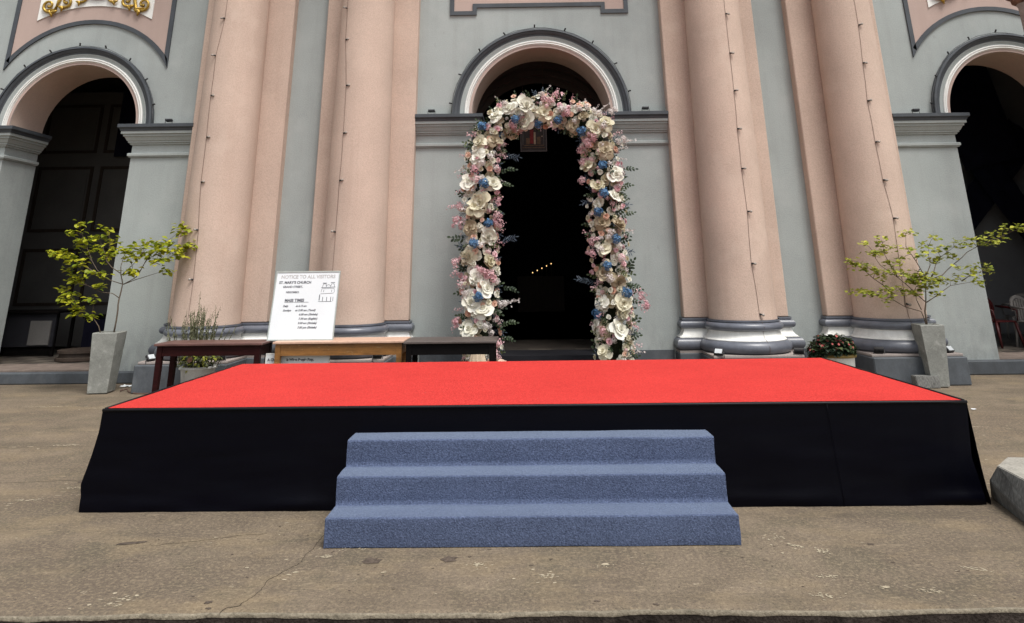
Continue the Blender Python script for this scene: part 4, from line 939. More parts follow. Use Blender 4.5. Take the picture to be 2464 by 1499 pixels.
# rest of a neighbouring plant at the left edge of the picture
t = empty('shrub', (-9.0, 10.9, 0), 'green shrub whose leaves just reach the left edge of the picture', 'shrub')
mb = MB(); rnd = random.Random(8)
mb.tube([(-9.25, 10.9, 0), (-9.2, 10.9, .6), (-8.75, 10.85, 1.35), (-8.4, 10.83, 1.64)], [.02, .015, .01, .005], 6); mb.build('stem', M['twig'], t)
mb = MB()
for k in range(70):
    c = Vector((-8.20, 10.8, 1.66)) if k < 34 else Vector((-9.0+rnd.uniform(-.4, .3), 10.9+rnd.uniform(-.3, .3), rnd.uniform(1.2, 1.9)))
    p = c+Vector((rnd.gauss(0, .05), rnd.gauss(0, .04), rnd.gauss(0, .04))); v, f = leaf_mesh(.065, .017, .2, .3)
    R_ = Matrix.Rotation(rnd.uniform(0, 6.3), 3, 'Z') @ Matrix.Rotation(rnd.uniform(-.4, .6), 3, 'X'); mb.add([R_ @ Vector(q)+p for q in v], f, True)
mb.build('foliage', M['leaf_olive'], t)

# low white pots
def round_pot(x, y, r, H, lab, rim='rim_yellow'):
    t = empty('white_pot', (x, y, 0), lab, 'plant pot', 'low white flower pots')
    MB().lathe([(r*.72, 0), (r*.76, .02), (r*.93, H*.9), (r*.95, H*.91)], 40).build('pot_body', M['pot_white'], t, local=True)
    MB().lathe([(r*.95, H*.911), (r*1.04, H*.92), (r*1.05, H*.97), (r*1.0, H), (r*.9, H), (r*.88, H*.93)], 40).build('rim', M[rim], t, local=True)
    MB().lathe([(.001, H*.94), (r*.88, H*.93)], 24).build('soil', M['soil'], t, local=True); return t
round_pot(4.03, 10.05, .235, .525, 'round white pot with ochre rim holding the coral flowers, right of the stage')
round_pot(-4.52, 10.46, .235, .40, 'weathered white pot on the ground behind the dark red table', 'pot_white')
def flower_bush():
    rnd = random.Random(21); t = empty('flowering_plant', (4.0, 10.0, .47), 'bushy dark green plant with small coral flowers in the round white pot', 'plant')
    leaves = []
    for q in range(3): v, f = leaf_mesh(.068, .027, .3, .4); leaves.append((v, f))
    lm = [shared('leaf', v, f, 'leaf_dark') for v, f in leaves]; ls = shared('leaf', *leaves[0], 'leaf_sage')
    mb = MB()
    for k in range(26):
        a = rnd.uniform(0, 2*PI); mb.tube([(4.02, 10.03, .46), (4.0+.12*math.cos(a), 10.02+.1*math.sin(a), .60), (3.95+.25*math.cos(a), 10.0+.18*math.sin(a), .58+rnd.uniform(0, .12))], .004, 4)
    mb.build('stems', M['twig'], t); n = 0; rest = MB()
    fm = MB()
    for a in range(5):
        v, f = leaf_mesh(.019, .010, .2, -.2); R_ = Matrix.Rotation(a*2*PI/5, 3, 'Z'); fm.add([R_ @ Vector(q) for q in v], f, True)
    fme = shared('flower', fm.v, fm.f, 'fl_red')
    for k in range(900):
        u = rnd.uniform(-1, 1); a = rnd.uniform(0, 2*PI); el = math.asin(rnd.uniform(-.35, 1))
        rr = rnd.uniform(.72, 1.05)
        p = Vector((3.955+.26*rr*math.cos(a)*math.cos(el), 10.0+.20*rr*math.sin(a)*math.cos(el), .585+.165*rr*math.sin(el)))
        if p.x < 3.86: p.z -= .10*min(1, (3.86-p.x)/.12)*rnd.uniform(0, 1.2)
        R_ = Matrix.Rotation(a-PI/2+rnd.uniform(-.6, .6), 3, 'Z') @ Matrix.Rotation(rnd.uniform(-.7, .8), 3, 'X')
        if k % 13 == 0:
            inst(fme, 'flower', t, p+Vector((.03*math.cos(a), .03*math.sin(a), .02)), facing(Vector((math.cos(a), math.sin(a)-.6, .5))), rnd.uniform(.65, 1.0))
        elif n < 290: inst(rnd.choice(lm) if rnd.random() < .6 else ls, 'leaf', t, p, R_, rnd.uniform(.7, 1.2)); n += 1
        else: rest.add([R_ @ Vector(q)+p for q in leaves[0][0]], leaves[0][1], True)
    tag(rest.build('foliage', M['leaf_dark'], t), kind='stuff')
flower_bush()
def wispy():
    rnd = random.Random(33); t = empty('wispy_plant', (-4.55, 10.52, .36), 'wispy upright brown green plant rising above the dark red table', 'plant')
    mb = MB(); lf = MB()
    for k in range(64):
        x = -4.60+rnd.gauss(0, .13); y = 10.5+rnd.uniform(-.12, .12); tx = -4.60+(x+4.60)*1.75+rnd.gauss(0, .03)
        H = .94+.26*rnd.random() - .35*abs(tx+4.55)
        if k == 0: x, tx, H = -4.66, -4.68, 1.36
        if k in (1, 2, 3): tx, H = -4.66+.12*k, 1.22-.02*k
        p0, p2 = Vector((x, y, .38)), Vector((tx, y+rnd.uniform(-.1, .1), H)); p1 = p0.lerp(p2, .5)+Vector((rnd.uniform(-.02, .02), 0, 0))
        mb.tube([p0, p1, p2], [.005, .004, .0025], 4)
        for j in range(22):
            q = .15+.85*j/22; c = (p0.lerp(p1, q*2) if q < .5 else p1.lerp(p2, q*2-1)); a = rnd.uniform(0, 2*PI); d = Vector((math.cos(a), math.sin(a), 1.1)).normalized()
            v, f = leaf_mesh(.045*rnd.uniform(.6, 1.2), .0065, .2, .1, False); R_ = facing(d) @ Matrix.Rotation(-PI/2, 3, 'X'); lf.add([R_ @ Vector(s)+c for s in v], f, True)
    mb.build('stems', M['leaf_brown'], t); tag(lf.build('foliage', M['leaf_brown'], t), kind='stuff')
    t2 = empty('leafy_plant', (-4.5, 10.35, .36), 'low olive leaved plant with one orange flower spilling over the weathered white pot', 'plant')
    lm = shared('leaf', *leaf_mesh(.085, .020, .2, .5), 'leaf_sage'); ls = shared('leaf', *leaf_mesh(.085, .020, .2, .5), 'leaf_olive')
    for k in range(120):
        a = rnd.uniform(0, 2*PI); r = .20*math.sqrt(rnd.random()); p = Vector((-4.50+r*1.15*math.cos(a), 10.45+r*math.sin(a), .40+rnd.uniform(0, .14)))
        inst(rnd.choice((lm, lm, ls)), 'leaf', t2, p, Matrix.Rotation(a-PI/2+rnd.uniform(-.5, .5), 3, 'Z') @ Matrix.Rotation(rnd.uniform(-.5, .7), 3, 'X'), rnd.uniform(.7, 1.1))
    fm = MB()
    for a in range(6):
        v, f = leaf_mesh(.032, .015, .2, -.3); R_ = Matrix.Rotation(a*PI/3, 3, 'Z'); fm.add([R_ @ Vector(q) for q in v], f, True)
    inst(shared('flower', fm.v, fm.f, 'fl_peach'), 'flower', t2, (-4.53, 10.20, .50), facing((0, -1, .4)), 1.2)
wispy()

# ------------------------------------------------------------ stone blocks, pole, cable, litter
def rock(name, pts, m, lab, cat, bevel=.005, rough=.0035, mtop=None, zt=None):
    import bmesh
    bm = bmesh.new()
    for p in pts: bm.verts.new(p)
    bmesh.ops.convex_hull(bm, input=bm.verts)
    bmesh.ops.dissolve_limit(bm, angle_limit=.05, verts=bm.verts, edges=bm.edges)
    bmesh.ops.bevel(bm, geom=bm.edges[:], offset=bevel, segments=2, affect='EDGES')
    bmesh.ops.triangulate(bm, faces=bm.faces); bmesh.ops.subdivide_edges(bm, edges=bm.edges[:], cuts=4, use_grid_fill=True)
    for v in bm.verts: v.co += v.normal*rough*(noise.noise(v.co*9)+.6*noise.noise(v.co*25))
    me = bpy.data.meshes.new(name); bm.to_mesh(me); bm.free(); me.polygons.foreach_set('use_smooth', [False]*len(me.polygons)); me.materials.append(M[m])
    try: me.set_sharp_from_angle(angle=math.radians(22))
    except Exception: pass
    o = bpy.data.objects.new(name, me); C.objects.link(o)
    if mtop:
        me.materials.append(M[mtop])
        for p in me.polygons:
            if p.normal.z > .8: p.material_index = 1  # upward faces take the paler, painted-in top light
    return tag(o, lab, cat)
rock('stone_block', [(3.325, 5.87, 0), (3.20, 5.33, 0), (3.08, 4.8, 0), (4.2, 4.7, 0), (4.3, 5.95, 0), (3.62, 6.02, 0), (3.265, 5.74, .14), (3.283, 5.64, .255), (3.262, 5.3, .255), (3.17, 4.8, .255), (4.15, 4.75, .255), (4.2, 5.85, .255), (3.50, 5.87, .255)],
     'stone', 'chunk of rough grey granite kerb lying at the right edge of the forecourt', 'stone block', mtop='stone_toplit')
rock('concrete_block', [(x, y, z) for x in (5.30, 5.62) for y in (10.62, 10.76) for z in (0, .155)], 'stone', 'small concrete block lying beside the right planter, against the stage corner', 'block', .008, .003)
t = empty('stone_post', (8.23, 10.8, 0), 'grey stone post with a brown carved top at the upper right edge of the picture', 'post')
MB().lathe([(.26, 0), (.26, .3), (.17, .36), (.165, 5.60), (.19, 5.64)], 28, (8.23, 10.8, 0)).build('shaft', M['pole'], t)
mb = MB(); mb.lathe([(.18, 5.641), (.24, 5.68), (.26, 5.76), (.31, 5.80), (.30, 5.88), (.34, 5.96), (.36, 6.1), (.30, 6.2), (.02, 6.25)], 28, (8.23, 10.8, 0))
mb.v = [tuple(Vector(v)+Vector((1, 1, 1))*.05*noise.noise(Vector(v)*9)) for v in mb.v]; mb.build('carved_top', M['terracotta'], t)
pts = [Vector((-5.93, 11.2, .012)), Vector((-5.86, 11.05, .012)), Vector((-5.8, 11.12, .03)), Vector((-5.72, 11.0, .012)), Vector((-5.64, 10.9, .012)), Vector((-5.5, 10.80, .012)), Vector((-5.3, 10.78, .012)), Vector((-4.9, 10.78, .012))]
tag(MB().tube(pts, .009, 6).build('power_cable', M['wire']), 'dark cable lying on the ground between the left planter and the plinth', 'cable')
for x, y, s, lab in ((-6.02, 11.5, 1.0, 'crumpled white paper scrap lying behind the left planter'), (5.15, 9.1, .35, 'tiny white scrap lying right of the stage')):
    mb = MB(); rnd = random.Random(int(x*10)); vs = []
    for j in range(6):
        for i in range(8): vs.append((x+(i/7-.5)*.15*s, y+(j/5-.5)*.10*s, .008+.045*s*abs(noise.noise(Vector((i*.7, j*.7, x))))))
    mb.add(vs, [(j*8+i, j*8+i+1, (j+1)*8+i+1, (j+1)*8+i) for j in range(5) for i in range(7)]); tag(mb.build('paper_scrap', M['board']), lab, 'litter', 'scraps of white litter')

# ============================================================ INSIDE THE DOORWAYS
t = empty('wooden_desk', (-9.1, 14.2, .175), 'black desk with a pale cloth panel standing in the dark left doorway', 'desk')
MB().bbox(-10.2, -8.75, 13.9, 14.6, .93, .97, .006).build('tabletop', M['wood_dark'], t)
MB().box(-10.15, -8.80, 13.95, 13.99, .35, .929).build('front_board', M['inner_dark'], t)
for x in (-10.15, -8.85): 
    for y in (14.0, 14.5): MB().box(x, x+.05, y, y+.05, .175, .929).build('leg', M['wood_dark'], t)
MB().box(-9.25, -8.86, 13.92, 13.949, .38, .80).build('cloth_panel', M['inner'], t)
t = empty('wooden_box', (-8.2, 14.9, .175), 'low black chest beside the desk inside the left doorway', 'chest')
MB().bbox(-8.65, -7.0, 14.6, 15.1, .176, .80, .01).build('body', M['drape'], t); MB().bbox(-8.68, -6.97, 14.57, 15.13, .801, .84, .008).build('lid', M['wood_dark'], t)
t = empty('round_plinth', (-8.0, 13.35, .175), 'low round brown stone base on the floor of the left doorway', 'stone base')
MB().lathe([(.40, .176), (.42, .19), (.42, .23), (.37, .24), (.36, .30), (.40, .31), (.40, .35), (.001, .352)], 40, (-7.9, 13.45, 0)).build('stone_base', M['inner_wood'], t, auto=True)
o = MB().box(-9.1, -7.55, 15.45, 15.5, 4.1, 5.6).build('cloth_banner', M['drape']); tag(o, 'plain black cloth hanging high inside the left doorway', 'banner')
def monobloc(x, y, rz, m, lab, z0=.195):
    t = empty('plastic_chair', (x, y, z0), lab, 'chair', 'plastic chairs inside the right doorway', rz)
    MB().bbox(-.22, .22, -.21, .21, .42, .445, .01).build('seat', M[m], t, local=True)
    for sx in (-1, 1):
        MB().tube([(sx*.20, -.19, .42), (sx*.235, -.25, 0)], [.03, .018], 6).build('leg', M[m], t, local=True)
        MB().tube([(sx*.20, .19, .42), (sx*.23, .26, 0)], [.03, .018], 6).build('leg', M[m], t, local=True)
        MB().tube([(sx*.235, -.21, .44), (sx*.25, -.22, .62), (sx*.255, -.05, .66), (sx*.24, .22, .67)], [.016, .018, .022, .02], 6).build('armrest', M[m], t, local=True)
    mb = MB(); n = 12; vs = []
    for k in range(n+1):
        a = PI*k/n; vs += [(-.21*math.cos(a)*1.0, .225+.05*math.sin(a), .60+.27*math.sin(a)**.6), (-.165*math.cos(a), .22+.04*math.sin(a), .60+.22*math.sin(a)**.6)]
    mb.add(vs, [(2*k, 2*k+1, 2*k+3, 2*k+2) for k in range(n)]); b = mb.build('back_frame', M[m], t, local=True); s = b.modifiers.new('s', 'SOLIDIFY'); s.thickness = .022
    for k in range(5):
        xx = -.12+k*.06; MB().box(xx-.02, xx+.02, .222, .240, .45, .60+.215*math.cos(xx*5)).build('slat', M[m], t, local=True)
    return t
monobloc(9.04, 13.55, .3, 'plastic_white', 'white plastic armchair, the clearest of the chairs in the dark right doorway')
monobloc(8.52, 13.8, .2, 'plastic_red', 'red plastic armchair beside the white one in the right doorway')
monobloc(9.7, 14.9, PI-.3, 'plastic_white', 'white plastic chair farther back at the right edge of the doorway')
def strip(pts, w0, w1, y, name, lab):
    vs = []; n = 14; a, b = Vector(pts[0]), Vector(pts[1])
    d = (b-a).normalized(); nn = Vector((-d.y, d.x))
    for i in range(n+1):
        t_ = i/n; w = w0+(w1-w0)*t_; c = a.lerp(b, t_)
        for k in range(7):
            u = k/6-.5; q = c+nn*w*u; vs.append((q.x, y+.03*math.sin(k*2.1)+.01*math.sin(i), q.y))
    mb = MB(); mb.add(vs, [(i*7+k, i*7+k+1, (i+1)*7+k+1, (i+1)*7+k) for i in range(n) for k in range(6)], True)
    o = mb.build(name, M['drape']); tag(o, lab, 'drape', 'dark blue drapes inside the right doorway')
strip(((11.3, 4.5), (8.3, 1.1)), .8, .35, 15.9, 'hanging_drape', 'dark blue drape crossing from upper right to lower left behind the right arch')
strip(((9.3, 5.3), (11.5, 1.0)), .9, .45, 15.7, 'hanging_drape', 'dark blue drape falling towards the lower right behind the right arch')
strip(((9.6, 6.3), (10.2, 3.7)), 1.6, 1.3, 15.5, 'hanging_drape', 'short dark blue cloth hung high behind the right arch')
# picture hanging in the middle doorway (plain stand-in shapes) and altar lights far behind
t = empty('hanging_picture', (.16, 13.2, 3.95), 'small framed picture with dark red and cream shapes hanging in the main doorway', 'picture')
px0, px1, pz0, pz1, py = -.07, .39, 3.74, 4.22, 13.2
def pm(name, c): 
    return mat(name, c, .25, 14, .15, 60, 0, .001, .6, .2)
M['pic_bg'] = pm('picture_dark', (.03, .022, .02)); M['pic_red'] = pm('picture_red', (.14, .012, .012)); M['pic_cream'] = pm('picture_cream', (.30, .22, .15)); M['pic_ochre'] = pm('picture_ochre', (.10, .055, .03)); M['pic_frame'] = pm('picture_frame_grey', (.07, .058, .055))
MB().box(px0, px1, py, py+.02, pz0, pz1).build('canvas', M['pic_bg'], t)
for a in ((px0-.02, px0, pz0-.02, pz1+.02), (px1, px1+.02, pz0-.02, pz1+.02), (px0, px1, pz0-.02, pz0), (px0, px1, pz1, pz1+.02)): MB().box(a[0], a[1], py-.015, py+.02, a[2], a[3]).build('frame', M['pic_frame'], t)
for a, m in (((.09, .16, 3.87, 4.14), 'pic_red'), ((.165, .20, 3.86, 4.09), 'pic_cream'), ((-.03, .35, 3.83, 3.845), 'pic_ochre'), ((-.05, .37, 3.79, 3.80), 'pic_ochre'), ((.02, .09, 3.86, 3.98), 'pic_ochre'), ((.22, .29, 3.86, 4.0), 'pic_ochre'), ((-.05, -.03, 3.85, 4.15), 'pic_frame'), ((.345, .36, 3.85, 4.15), 'pic_frame'), ((.31, .33, 4.0, 4.02), 'pic_cream')):
    MB().box(a[0], a[1], py-.006, py-.001, a[2], a[3]).build('painted_shape', M[m], t)
for x in (px0+.03, px1-.03): MB().tube([(x, py+.01, pz1+.02), (x, py+.01, 6.9)], .003, 4).build('hanging_wire', M['wire'], t)
M['flame'] = bpy.data.materials.new('candle_glow'); M['flame'].use_nodes = True
e = M['flame'].node_tree.nodes['Principled BSDF']; e.inputs['Emission Color'].default_value = (1, .62, .25, 1); e.inputs['Emission Strength'].default_value = 1.2; e.inputs['Base Color'].default_value = (.8, .6, .4, 1)
t = empty('altar_lights', (.6, 30, 0), 'slanting row of tiny warm altar lights deep inside the dark nave', 'altar lights')
MB().bbox(-.4, 1.5, 30.1, 30.7, .0, 1.35, .02).build('altar', M['inner_wood'], t)
for k in range(5):
    x = .23+k*.19; z = 1.50+k*.085
    MB().tube([(x, 30.05, 1.36), (x, 30.05, z-.03)], .015, 5).build('candle', M['inner_wood'], t)
    MB().lathe([(.001, -.028), (.019, 0), (.001, .028)], 8, (x, 30.05, z)).build('lamp', M['flame'], t)
# ============================================================ FLOWER ARCH
rf = random.Random(77)
arch = empty('flower_arch', (.285, 11.35, .0), 'tall arch of cream roses, pink blossom and blue flowers framing the dark main door', 'flower arch')
AP = [Vector((x, 11.35, z)) for x, z in ARCH_PATH]
AP = [Vector((AP[0].x, 11.35, .162))]+AP+[Vector((AP[-1].x, 11.35, .162))]
def petal(L, wd, cup, curl, n=4, k=4, notch=.0):
    # a cupped petal growing along +Y from the origin, its tip curling outwards
    vs = []
    for i in range(n+1):
        t = i/n; w = wd*(.25+.75*math.sin(min(1, t*1.15)*PI*.62))*(1 if t < .99 else .82)
        ang = cup*(1-t)+curl*t*t
        y = L*t*math.cos(ang*.8); z = L*t*math.sin(ang)
        for j in range(k+1):
            u = 2*j/k-1
            vs.append((u*w, y-abs(u)*L*.10*t+(-notch*L if (i == n and abs(u) < .1) else 0), z+.38*w*u*u*(1-.5*t)+.03*L*math.sin(u*4+t*3)*t))
    return vs, [(i*(k+1)+j, i*(k+1)+j+1, (i+1)*(k+1)+j+1, (i+1)*(k+1)+j) for i in range(n) for j in range(k)]
def rose(R, layers, m, seed, centre=True):
    r = random.Random(seed); mb = MB()
    for li, (cnt, sc, el) in enumerate(layers):
        for q in range(cnt):
            v, f = petal(R*sc*r.uniform(.72, 1.12), R*sc*.52*r.uniform(.8, 1.2), el+r.uniform(-.12, .25), el*.55+r.uniform(-.5, .25))
            a = 2*PI*q/cnt+li*.7+r.uniform(-.15, .15)
            mt = Matrix.Rotation(a, 3, 'Z') @ Matrix.Translation((0, 0, 0)).to_3x3()
            mb.add([mt @ (Vector(p)+Vector((0, .02*R, li*.05*R))) for p in v], f, True)
    if centre:     # tight spiral heart
        vs = []; n = 26
        for i in range(n+1):
            t = i/n; a = t*4.4*PI; rr = R*(.05+.20*t); vs += [(rr*math.cos(a), rr*math.sin(a), R*.10), (rr*1.08*math.cos(a), rr*1.08*math.sin(a), R*(.52-.16*t))]
        mb.add(vs, [(2*i, 2*i+1, 2*i+3, 2*i+2) for i in range(n)], True)
    return shared(m+'_rose', mb.v, mb.f, m)
big = [rose(.175, ((6, 1.0, .18), (5, .80, .55), (5, .60, .95), (4, .42, 1.2)), 'fl_cream', s) for s in (1, 2)]
big += [rose(.17, ((5, 1.05, .12), (5, .85, .42), (4, .55, .9)), 'fl_ivory', s) for s in (3, 4)]
big += [rose(.16, ((6, 1.0, .2), (5, .78, .6), (5, .58, 1.0), (3, .4, 1.25)), 'fl_beige', 5)]
mid = [rose(.085, ((5, 1.0, .3), (5, .75, .7), (4, .5, 1.1)), m, s) for m, s in (('fl_cream', 6), ('fl_beige', 7), ('fl_ivory', 8), ('fl_ivory', 13))]
small = [rose(.048, ((5, 1.0, .35), (4, .75, .8), (3, .5, 1.2)), m, s) for m, s in (('fl_peach', 9), ('fl_ivory', 10), ('fl_cream', 11), ('fl_pink', 12))]
def cluster(R, nf, ps, m, seed, drop=0):     # ball of many little four petalled florets
    r = random.Random(seed); mb = MB()
    for i in range(nf):
        z = 1-1.5*i/nf; a = i*2.39996+r.uniform(-.2, .2); q = math.sqrt(max(0, 1-z*z)); d = Vector((q*math.cos(a), q*math.sin(a), z)); c = d*R*r.uniform(.55, 1.2)
        Rm = facing(d+Vector((r.uniform(-.3, .3), r.uniform(-.3, .3), .1)), r.uniform(0, 3))
        for k in range(5):
            an = k*2*PI/5; s = ps*r.uniform(.8, 1.15); e = r.uniform(.1, .5)*s
            vs = [Vector((0, 0, 0)), Vector((s*.75*math.cos(an-.5), s*.75*math.sin(an-.5), e)), Vector((s*1.1*math.cos(an), s*1.1*math.sin(an), e*1.1)), Vector((s*.75*math.cos(an+.5), s*.75*math.sin(an+.5), e))]
            mb.add([Rm @ v+c for v in vs], [(0, 1, 2, 3)], True)
    return shared(m+'_cluster', mb.v, mb.f, m)
blue = [cluster(.058, 40, .024, 'fl_blue', s) for s in (1, 2)]
pinkc = [cluster(.055, 30, .018, 'fl_pink', s) for s in (3, 4)]; whitec = [cluster(.052, 30, .018, 'fl_white', s) for s in (5, 6)]
def blossom_spray(m, seed, L=.24):
    r = random.Random(seed); mb = MB(); pts = [Vector((.02*math.sin(i), L*i/6, .03*math.sin(i*.7)+.25*L*(i/6)**2)) for i in range(7)]
    mb.tube(pts, .003, 4)
    for i in range(1, 7):
        for k in range(4 if i < 5 else 3):
            c = pts[i]+Vector((r.gauss(0, .022), r.gauss(0, .02), r.gauss(0, .022))); R_ = facing((r.uniform(-1, 1), r.uniform(-.4, 1), r.uniform(0, 1)))
            for q in range(5):
                an = q*2*PI/5; s = .015*r.uniform(.8, 1.2)
                mb.add([R_ @ Vector(v)+c for v in ((0, 0, 0), (s*.8*math.cos(an-.5), s*.8*math.sin(an-.5), s*.4), (s*1.2*math.cos(an), s*1.2*math.sin(an), s*.5), (s*.8*math.cos(an+.5), s*.8*math.sin(an+.5), s*.4))], [(0, 1, 2, 3)], True)
    return shared('blossom_spray', mb.v, mb.f, m)
sprayp = [blossom_spray('fl_pink', s) for s in (1, 2)]; sprayw = [blossom_spray('fl_white', s) for s in (3, 4)]
def leaf_sprig(m, L, pairs, ll, lw, seed):
    r = random.Random(seed); mb = MB(); pts = [Vector((.012*math.sin(i*1.3), L*i/pairs, .10*L*math.sin(i/pairs*2))) for i in range(pairs+1)]
    mb.tube(pts, .0028, 4)
    for i in range(1, pairs+1):
        for s in ((-1, 1) if i < pairs else (0,)):
            v, f = leaf_mesh(ll*r.uniform(.8, 1.15), lw, .2, .2, False); R_ = Matrix.Rotation(-s*r.uniform(.7, 1.1), 3, 'Z') @ Matrix.Rotation(r.uniform(-.4, .6), 3, 'X'); mb.add([R_ @ Vector(q)+pts[i] for q in v], f, True)
    return shared(m+'_sprig', mb.v, mb.f, m)
sprigs_ = [leaf_sprig('leaf_dark', .24, 6, .052, .013, 1), leaf_sprig('leaf_dark', .20, 5, .060, .016, 2), leaf_sprig('leaf_sage', .20, 6, .045, .013, 3), leaf_sprig('leaf_blue', .22, 8, .055, .006, 4)]
# core: frame and foam
for s in (-1, 1):
    x = AP[0].x if s < 0 else AP[-1].x
mb = MB(); n = len(AP)
mb.tube([p+Vector((0, .05, 0)) for p in AP], [.11+.02*noise.noise(p*3) for p in AP], 10); mb.build('floral_foam', M['core'], arch)
mb = MB(); mb.tube([p+Vector((0, .13, 0)) for p in AP], .02, 8); mb.build('frame', M['black_plastic'], arch)
segs = [(AP[i+1]-AP[i]).length for i in range(n-1)]; TL_ = sum(segs)
def at_len(s):
    for i, l in enumerate(segs):
        if s <= l or i == len(segs)-1:
            t = min(1, s/l); return AP[i].lerp(AP[i+1], t), (AP[i+1]-AP[i]).normalized()
        s -= l
def surf(s, phi, r):     # point on the garland: phi 0 faces the viewer side (-Y), +-90 degrees the sides
    p, t = at_len(s); nrm = Vector((0, -1, 0)); side = t.cross(nrm).normalized()
    d = nrm*math.cos(phi)+side*math.sin(phi); return p+d*r, d, t
def nearest_dir(x, z):
    best = min(((AP[i].lerp(AP[i+1], q/6) , i) for i in range(n-1) for q in range(7)), key=lambda e: (e[0].x-x)**2+(e[0].z-z)**2)[0]
    dx, dz = x-best.x, z-best.z; l = math.hypot(dx, dz); R_ = .29
    f = min(.98, l/R_); y = 11.35-.24*math.sqrt(1-f*f); return y, Vector((dx/R_*1.1, -math.sqrt(1-f*f)-.1, dz/R_*1.1+.12)), l
def put(mesh, name, x, z, sc=1.0, out=0.0, tilt=.35):
    y, d, l = nearest_dir(x, z); k = (y-out)/11.1
    # the listed spots were taken on the plane y = 11.1: keep the line of sight when moving in depth
    X, Z = x*k, 1.6+(z-1.6)*k
    d = d+Vector((rf.uniform(-tilt, tilt), 0, rf.uniform(-tilt, tilt)+.1)); inst(mesh, name, arch, (X, y-out, Z), facing(d, rf.uniform(0, 6.28)), sc)
for i, (x, z) in enumerate(FLOWER_ROSE):
    y, d, l = nearest_dir(x, z)
    m = rf.choice(big if z > 1.0 or rf.random() < .8 else big[2:4]); put(m, 'rose', x, z, rf.uniform(.72, .96), .05, .65)
for x, z in FLOWER_BLUE: put(rf.choice(blue), 'blue_flower', x, z, rf.uniform(.95, 1.2), .11, .2)
for x, z in FLOWER_PINK:
    put(rf.choice(pinkc), 'pink_blossom', x, z, rf.uniform(.9, 1.15), .09, .2)
    for _ in range(1): put(rf.choice(pinkc+pinkc+whitec), 'pink_blossom', x+rf.uniform(-.08, .08), z+rf.uniform(-.09, .06), rf.uniform(.55, .85), .09, .2)
for x, z in FLOWER_WHITE:
    put(rf.choice(whitec), 'white_blossom', x, z, rf.uniform(.9, 1.1), .10, .2); put(rf.choice(whitec+small), 'white_blossom', x+rf.uniform(-.08, .08), z+rf.uniform(-.08, .08), rf.uniform(.6, .9), .1)
# the rest of the garland, packed between them
i = 0; s = .08
while s < TL_-.05:
    for k in range(2):
        phi = rf.uniform(-1.35, 1.35); r = .20+.03*rf.random(); p, d, t = surf(s+rf.uniform(-.04, .04), phi, r)
        inst(rf.choice(mid), 'small_rose', arch, p, facing(d+Vector((0, -.4, .15)), rf.uniform(0, 6.28)), rf.uniform(.75, 1.15))
    for k in range(1):
        phi = rf.uniform(-1.5, 1.5); p, d, t = surf(s+rf.uniform(-.04, .04), phi, .25+.05*rf.random()); inst(rf.choice(whitec+pinkc), 'small_blossom', arch, p, facing(d+Vector((0, -.3, .1)), rf.uniform(0, 6.28)), rf.uniform(.45, .85))
    for k in range(3):
        phi = rf.uniform(-1.5, 1.5); p, d, t = surf(s+rf.uniform(-.04, .04), phi, .265+.05*rf.random())
        inst(rf.choice(small), 'rosebud', arch, p, facing(d+Vector((0, -.5, .1)), rf.uniform(0, 6.28)), rf.uniform(.8, 1.25))
    if rf.random() < .5:
        phi = rf.choice((-1, 1))*rf.uniform(.7, 1.6); p, d, t = surf(s, phi, .20); a = d+Vector((0, -.15, -.25+rf.uniform(-.3, .5)))
        zc = (a.normalized()); R_ = facing(Vector((0, -1, .3)).cross(zc).cross(zc)*-1); 
        y_ = zc; x_ = Vector((0, -1, .2)).cross(y_).normalized()*-1; z_ = x_.cross(y_); R_ = Matrix((x_, y_, z_)).transposed()
        inst(rf.choice(sprayp+sprayp+sprayw), 'blossom_spray', arch, p, R_, rf.uniform(.65, 1.0))
    for k in range(3):
        phi = rf.choice((-1, 1))*rf.uniform(.2, 1.75); p, d, t = surf(s+rf.uniform(-.05, .05), phi, .13); a = d+Vector((rf.uniform(-.3, .3), -.1, rf.uniform(-.5, .6)))
        y_ = a.normalized(); x_ = Vector((0, -1, .2)).cross(y_).normalized()*-1; z_ = x_.cross(y_); R_ = Matrix((x_, y_, z_)).transposed()
        inst(rf.choice(sprigs_), 'leaf_sprig', arch, p, R_, rf.uniform(.75, 1.15))
    s += .084
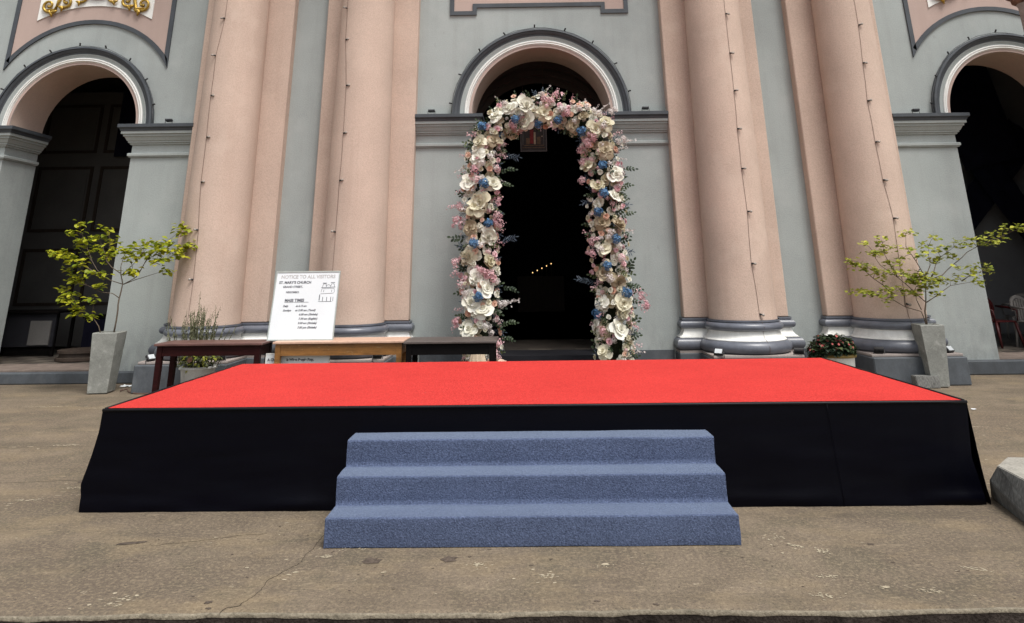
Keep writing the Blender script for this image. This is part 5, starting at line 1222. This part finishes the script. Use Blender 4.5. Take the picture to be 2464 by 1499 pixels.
# trailing bits
for x, z, dx, dz, m, sc in ((-.93, 2.05, -1, .15, sprigs_[1], 1.2), (-.40, 2.03, 1, .2, sprigs_[3], 1.1), (-.36, 3.35, 1, -.2, sprigs_[3], 1.2), (-.42, 3.1, 1, .1, sprigs_[0], 1.1), (-.46, 2.9, 1, -.1, sprigs_[0], 1.0), (-.38, 1.37, 1, -.3, sprigs_[0], 1.0),
                            (-.40, .84, 1, .1, sprigs_[0], 1.0), (-.42, .66, 1, -.2, sprigs_[0], .9), (1.45, 3.08, 1, .1, sprigs_[0], 1.2), (1.48, 2.85, 1, 0, sprigs_[1], .9), (1.45, 2.35, 1, .4, sprigs_[0], 1.0), (1.5, 1.55, .5, .7, sprigs_[1], 1.1), (1.5, 1.4, .8, -.3, sprigs_[0], 1.0),
                            (1.45, .62, 1, .2, sprigs_[1], 1.0), (1.5, 3.52, 1, .1, sprayw[0], 1.0), (1.53, 1.3, 1, -.3, sprayp[0], 1.1), (1.6, 1.2, .6, -.8, sprayp[1], 1.0), (-.37, 1.15, 1, .0, sprayw[1], 1.0), (.28, 4.28, .5, .6, sprayw[0], .9), (.96, 1.42, -1, .2, sprigs_[3], 1.0),
                            (-1.0, 2.6, -1, -.3, sprayp[0], .9), (-1.02, 1.75, -.5, -1, sprayp[1], 1.0), (-1.0, .95, -.6, -1, sprayp[0], .9), (-.35, 4.12, -.6, .8, sprigs_[2], .9), (.62, 4.22, .4, 1, sprigs_[2], .8), (.85, 4.1, .8, .6, sprayw[1], .8), (1.2, 4.05, .9, .5, sprayw[0], .8)):
    y, d, l = nearest_dir(x, z); y_ = Vector((dx, -.15, dz)).normalized(); x_ = Vector((0, -1, .2)).cross(y_).normalized()*-1; z_ = x_.cross(y_)
    inst(m, 'trailing_sprig', arch, (x, 11.25, z), Matrix((x_, y_, z_)).transposed(), sc)
# linen skirt at the left foot, peach flowers on the floor beside it
t = empty('linen_wrap', (-.78, 11.0, 0), 'pleated beige linen wrap under the near black table beside the arch foot', 'cloth')
mb = MB(); vs = []
for j in range(9):
    v = j/8; z = .55*(1-v)+.003
    for k in range(49):
        a = 2*PI*k/48; r = (.06+.14*v**.8)*(1+.10*math.sin(a*11)*(.3+v)); vs.append((-.73+r*math.cos(a), 11.0+r*math.sin(a)*.6, z))
mb.add(vs, [(j*49+k, j*49+k+1, (j+1)*49+k+1, (j+1)*49+k) for j in range(8) for k in range(48)], True); mb.build('cloth', M['linen'], t)
for x, y, lab in ((-.93, 10.8, 'peach artificial rose on the ground left of the linen wrap'), (-.40, 10.75, 'large peach artificial rose on the ground right of the near black table')):
    t = empty('floor_rose', (x, y, 0), lab, 'flower', 'peach roses standing on the ground')
    me = rose(.13, ((6, 1.0, .3), (5, .8, .6), (4, .5, 1.0)), 'fl_peach', int(x*100)); inst(me, 'flower_head', t, (x, y, .30), facing((.1, -.5, 1)), 1.0 if x > -.5 else .7)
    MB().tube([(x, y, 0), (x, y, .30)], .01, 5).build('stem', M['leaf_dark'], t)
